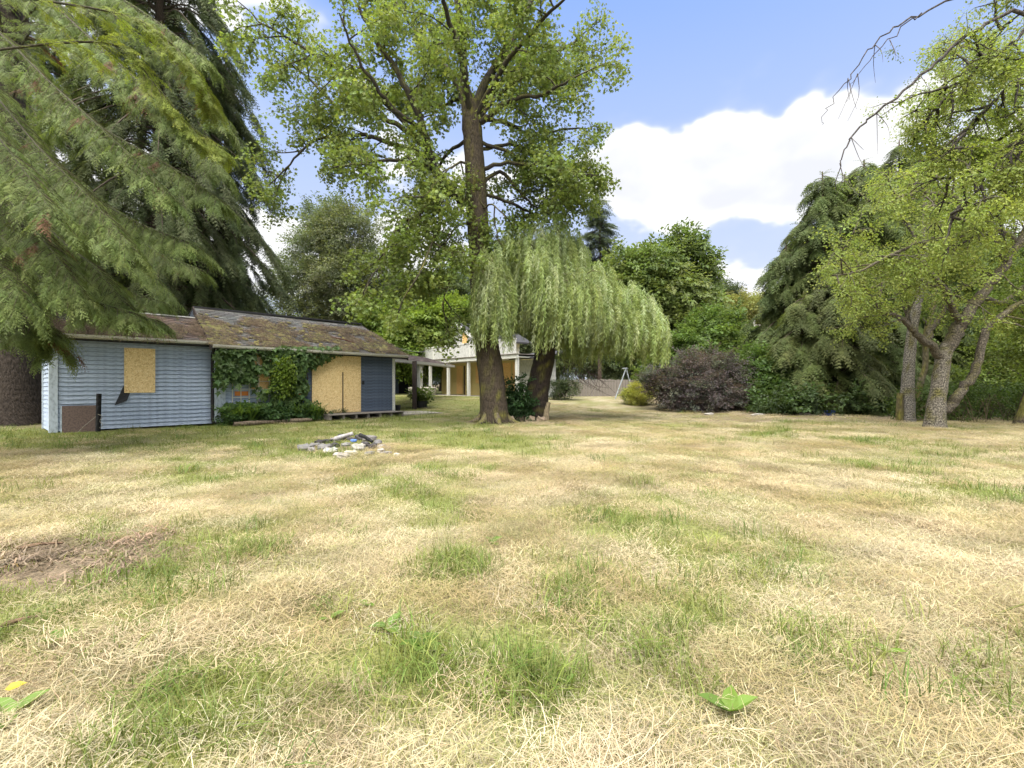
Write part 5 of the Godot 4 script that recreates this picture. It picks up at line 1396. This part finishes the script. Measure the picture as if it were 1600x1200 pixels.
	put("trunk", one_tube(curve([Vector3(0, -0.2, 0), Vector3(-0.1, 3, 0), Vector3(-0.2, 6.2, -0.2), Vector3(-0.6, 9, -0.3)], 6), 0.24, 0.10, 12, Color(0.2, 0.18, 0.15), 0.12, 0.2), M.lichen_bark, t)
	L = [
		[[[1690, 40], [1580, 20], [1497, 67], [1437, 117], [1370, 177], [1330, 215], [1312, 255], [1307, 300]], 7.6, 8.0, 0.034, 0.004, 1.0],
		[[[1720, 20], [1640, 20], [1580, 67], [1532, 105], [1487, 145], [1450, 180]], 7.6, 8.4, 0.028, 0.006, 0.4],
		[[[1690, -40], [1520, -10], [1420, 30], [1367, 70], [1325, 122], [1292, 170], [1285, 195]], 7.6, 7.4, 0.018, 0.002, 1.0],
		[[[1440, 20], [1390, 62], [1340, 115], [1322, 160]], 7.4, 7.5, 0.010, 0.002, 1.0],
		[[[1720, 60], [1650, 140], [1590, 200], [1530, 240], [1470, 300]], 7.6, 9.0, 0.026, 0.006, 0.3],
		[[[1720, 120], [1660, 220], [1600, 300], [1540, 350]], 7.6, 8.6, 0.024, 0.006, 0.2], [[[1720, 20], [1660, 60], [1600, 110], [1530, 180], [1480, 240]], 7.6, 8.2, 0.022, 0.006, 0.3], [[[1720, -20], [1640, -10], [1560, 50], [1500, 120]], 7.6, 8.8, 0.022, 0.006, 0.35], [[[1720, 100], [1640, 180], [1560, 260], [1480, 350]], 7.6, 8.0, 0.022, 0.006, 0.3]]
	limb_tree(t, L, b4, Color(0.22, 0.27, 0.06), Color(0.075, 0.065, 0.055), 0.22, 0.7, 0.10, 0.42, G.airy, 0.3, "lichen_bark", 0.0)
	var st := new_st()
	var sc := Scatter.new()
	for q in [[1437, 117, 7.8], [1370, 177, 7.88], [1330, 215, 7.93], [1497, 67, 7.7], [1312, 255, 7.96], [1367, 70, 7.5], [1325, 122, 7.44], [1390, 62, 7.43], [1340, 115, 7.47], [1580, 67, 7.9], [1532, 105, 8.1], [1487, 145, 8.2]]:
		var p := at(q[0], q[1], q[2]) - b4
		for k in 2:
			var e := p + Vector3(rf(-0.25, 0.2), rf(-0.7, -0.25), rf(-0.3, 0.3))
			tube(st, curve([p, p.lerp(e, 0.5) + rv() * 0.06, e], 3), 0.007, 0.002, 4, Color(0.12, 0.1, 0.09))
			if q[0] > 1370:
				for j in 2: set_spray(sc, p.lerp(e, rf(0.1, 1)), rv(), rf(0.22, 0.36), tint(Color(0.13, 0.17, 0.04), 0.7, 1.3))
	put("hanging_twigs", st.commit(), M.lichen_bark, t).set_meta("kind", "stuff")
	put_stuff("young_leaves", sc, G.airy, M.leaf, t)

# ---------------------------------------------------------------- small things on the lawn
func make_small_things() -> void:
	# fire pit: a heap of separate stones, charred wood and rubbish
	var n := 0
	var kinds := [["pale grey", Color(0.30, 0.285, 0.26)], ["dark charred", Color(0.045, 0.042, 0.042)], ["mid grey", Color(0.17, 0.16, 0.155)], ["pale buff", Color(0.36, 0.325, 0.26)]]
	for q in [[478, 703, 0.14, 2], [492, 697, 0.12, 2], [500, 693, 0.13, 1], [512, 691, 0.12, 1], [522, 690, 0.11, 2], [533, 687, 0.15, 1], [548, 687, 0.12, 1], [563, 688, 0.14, 1], [577, 690, 0.15, 2], [590, 695, 0.12, 2],
			[597, 702, 0.11, 0], [606, 701, 0.08, 3], [595, 708, 0.10, 0], [548, 711, 0.16, 3], [536, 715, 0.12, 0], [516, 707, 0.17, 0], [508, 702, 0.13, 2], [560, 704, 0.15, 0], [583, 701, 0.12, 1], [524, 698, 0.11, 1], [540, 696, 0.12, 2], [570, 697, 0.13, 1], [487, 706, 0.10, 2], [578, 712, 0.09, 2], [621, 714, 0.06, 3], [528, 712, 0.10, 0], [605, 710, 0.08, 2]]:
		var d: float = F * EYE / (q[1] - 600.0)
		var k: Array = kinds[q[3]]
		q[2] *= 0.78
		var p := gnd(q[0], d)
		var where := "back" if q[1] < 694 else ("front" if q[1] > 705 else "middle")
		var side := "left end" if q[0] < 505 else ("left half" if q[0] < 540 else ("right half" if q[0] < 580 else "right end"))
		var s := put("fire_pit_stone", rock(Vector3(q[2] * rf(1.0, 1.5), q[2] * rf(0.4, 0.75), q[2] * rf(0.9, 1.2)), tint(k[1], 0.8, 1.2, 0.03), n * 1.7), M.rock, self, p + Vector3(0, 0.0, 0))
		s.rotation.y = rf(0, TAU)
		tag(s, "%s %s stone at the %s of the %s of the fire pit" % [["large", "small"][int(q[2] < 0.0975)] if q[0] != 528 else "smallest", k[0], where, side], "stone", "stones of the fire pit")
		n += 1
	var w := thing("charred_log", "short white ended charred log on top of the fire pit stones", "log", gnd(535, 10.6) + Vector3(0, 0.14, 0))
	put("log", one_tube([Vector3(-0.16, -0.03, 0.02), Vector3(0, 0.02, 0), Vector3(0.22, 0.08, -0.04)], 0.045, 0.04, 8, Color(0.36, 0.34, 0.33), 0.2), M.bark, w)
	w = thing("blue_scrap", "crumpled blue scrap in the middle of the fire pit", "scrap", gnd(553, 10.2) + Vector3(0, 0.10, 0))
	put("sheet", rock(Vector3(0.11, 0.035, 0.07), Color(0.12, 0.22, 0.5), 40.0), M.rock, w).scale = Vector3(0.6, 1, 0.6)
	w = thing("charred_branch", "black burnt branch leaning over the right half of the fire pit", "branch", gnd(568, 10.4))
	put("stem", one_tube(curve([Vector3(-0.08, 0.22, 0), Vector3(0.06, 0.17, 0.05), Vector3(0.22, 0.08, 0.1)], 4), 0.045, 0.03, 7, Color(0.022, 0.02, 0.02), 0.2), M.bark, w)
	# debris beyond the purple shrub
	for q in [[1200, 640, 22.4, 0.16, "white stone left of the leaning pale stick"], [1212, 641, 22.2, 0.2, "biggest white stone below the leaning pale stick"], [1224, 642, 22.0, 0.13, "small white stone right of the leaning pale stick"], [1185, 651, 19.5, 0.18, "flat pale stone in the grass before the purple shrub"], [1108, 650, 20.5, 0.13, "flat buff stone in front of the purple shrub"]]:
		var s := put("white_stone", rock(Vector3(q[3] * 1.6, q[3] * 0.35, q[3]), Color(0.28, 0.26, 0.23), q[0]), M.rock, self, gnd(q[0], q[2]))
		tag(s, q[4], "stone")
	var stick := put("leaning_stick", one_tube(curve([gnd(1215, 22.2) + Vector3(0, 0.02, 0), at(1207, 630, 22.3), at(1198, 615, 22.4)], 3), 0.05, 0.03, 6, Color(0.42, 0.36, 0.28)), M.bark)
	tag(stick, "pale bare stick leaning out of the green bush above white stones", "stick")
	var pl := thing("grey_plank", "grey plank lying on the ground at the foot of the cedars", "plank", gnd(1280, 20.2))
	box_part("plank", pl, M.grey_wood, Vector3(-0.75, 0.0, -0.15), Vector3(0.4, 0.10, 0.15))
	var bc := thing("blue_crate", "small dark blue box beside the grey plank under the cedars", "box", gnd(1297, 20.0))
	box_part("tub", bc, M.blue_plastic, Vector3(-0.16, 0.0, -0.12), Vector3(0.14, 0.17, 0.12))
	box_part("rim", bc, M.blue_plastic, Vector3(-0.18, 0.172, -0.14), Vector3(0.16, 0.20, 0.14))
	for q in [[22, 985, 0.16, 0.5, "split brown stick lying at the left edge of the lawn"], [60, 858, 0.3, 0.1, "dark branch piece on the bare patch at the left edge"]]:
		var d: float = F * EYE / (q[1] - 600.0)
		var s := put("dead_stick", one_tube(curve([Vector3(-0.12, 0.0, 0.03), Vector3(0, 0.02, 0.0), Vector3(q[2] * 0.5, 0.015, -0.04)], 4), 0.016, 0.007, 6, Color(0.16, 0.10, 0.06), 0.3), M.bark, self, gnd(q[0], d) + Vector3(0, 0.02, 0))
		s.rotation.y = q[3]
		tag(s, q[4], "stick")
	var tw := put("green_twig", one_tube(curve([gnd(1545, 2.6) + Vector3(0, 0.03, 0), gnd(1580, 2.6) + Vector3(0, 0.09, 0), gnd(1640, 2.6) + Vector3(0, 0.15, 0)], 4), 0.006, 0.004, 5, Color(0.14, 0.14, 0.04)), M.bark)
	tag(tw, "thin olive twig sticking up at the right edge of the hay", "twig")
	# broad leaved docks
	var docks := [[606, 990, 3, 0.20, "dock with one upright leaf left of the lawn's middle"], [515, 975, 2, 0.14, "small dock with a low rounded leaf in the straw"], [572, 955, 2, 0.15, "dock with a flat dark leaf behind the upright dock"], [660, 1020, 5, 0.22, "dock with pale leaves in the grass tuft at the lower middle"], [1248, 968, 3, 0.15, "bright dock in the straw at the lower right"], [1140, 1128, 4, 0.24, "big dock at the bottom edge right of the middle"], [15, 1128, 4, 0.22, "dock in the bottom left corner"], [770, 850, 5, 0.20, "light dock right of the tall grass tuft"], [1385, 1030, 3, 0.14, "small dock in the lower right grass"], [90, 1010, 5, 0.16, "dock in the green grass at the lower left"], [885, 1080, 3, 0.12, "tiny dock in front of the middle tuft"]]
	for q in docks:
		var d: float = F * EYE / (q[1] - 600.0)
		var t := thing("dock_weed", q[4], "weed", gnd(q[0], d), 0, "broad leaved docks in the lawn")
		var a0 := rf(0, TAU)
		for k in q[2]:
			var st := new_st()
			var a: float = a0 + k * TAU / q[2] + rf(-0.4, 0.4)
			leaf(st, Vector3(0, 0.02, 0), Vector3(cos(a), rf(0.15, 1.0), sin(a)), Vector3.UP, q[3] * rf(0.42, 0.62), OVATE, tint(Color(0.12, 0.20, 0.035), 0.8, 1.3), 0.15)
			put("leaf", st.commit(), M.leaf, t)
	for q in [[42, 1098, 0.065, "yellow fallen leaf on the grass at the bottom left", Color(0.55, 0.41, 0.05)], [1222, 1022, 0.06, "pale curled dead leaf on the straw at the lower right", Color(0.30, 0.27, 0.17)]]:
		var d: float = F * EYE / (q[1] - 600.0)
		var st := new_st()
		leaf(st, Vector3(-0.05, 0.07, 0.04), Vector3(0.8, 0.25, -0.5), Vector3(0.1, 1, 0.4), q[2], OVATE, q[4], 0.1)
		var o := put("fallen_leaf", st.commit(), M.leaf, self, gnd(q[0], d))
		tag(o, q[3], "leaf")

# ---------------------------------------------------------------- the scene
const SKY := 0.100
const STRAW := Color(0.55, 0.472, 0.315)
const OCHRE := Color(0.37, 0.295, 0.15)
const GRASS := Color(0.235, 0.255, 0.068)
func _ready() -> void:
	rng.seed = 4711
	nz.seed = 5
	nz.frequency = 0.6
	nz.fractal_octaves = 3
	nb.seed = 9
	nb.frequency = 0.35
	nb.fractal_octaves = 4
	var cam := Camera3D.new()
	cam.name = "camera"
	cam.position = Vector3(0, EYE, 0)
	cam.fov = rad_to_deg(2.0 * atan(600.0 / F))
	cam.near = 0.05
	cam.far = 2500.0
	add_child(cam)
	cam.current = true
	var we := WorldEnvironment.new()
	we.name = "environment"
	var e := Environment.new()
	e.background_mode = Environment.BG_SKY
	e.sky = Sky.new()
	var pan := PanoramaSkyMaterial.new()
	pan.panorama = sky_image()
	e.sky.sky_material = pan
	e.tonemap_mode = Environment.TONE_MAPPER_LINEAR
	e.tonemap_exposure = 10.4
	e.sdfgi_enabled = true
	e.ssao_enabled = true
	e.ssil_enabled = true
	we.environment = e
	add_child(we)
	var sun := DirectionalLight3D.new()
	sun.name = "sun"
	sun.light_energy = 0.5
	sun.light_color = Color(1.0, 0.98, 0.94)
	sun.light_angular_distance = 80.0
	sun.shadow_enabled = true
	add_child(sun)
	sun.look_at_from_position(Vector3(-2.2, 12.0, 5.5), Vector3.ZERO)
	make_materials()
	make_shapes()
	make_lawn()
	make_shed()
	make_house()
	make_cedars()
	make_maple()
	make_willow()
	make_background()
	make_right_trees()
	make_small_things()
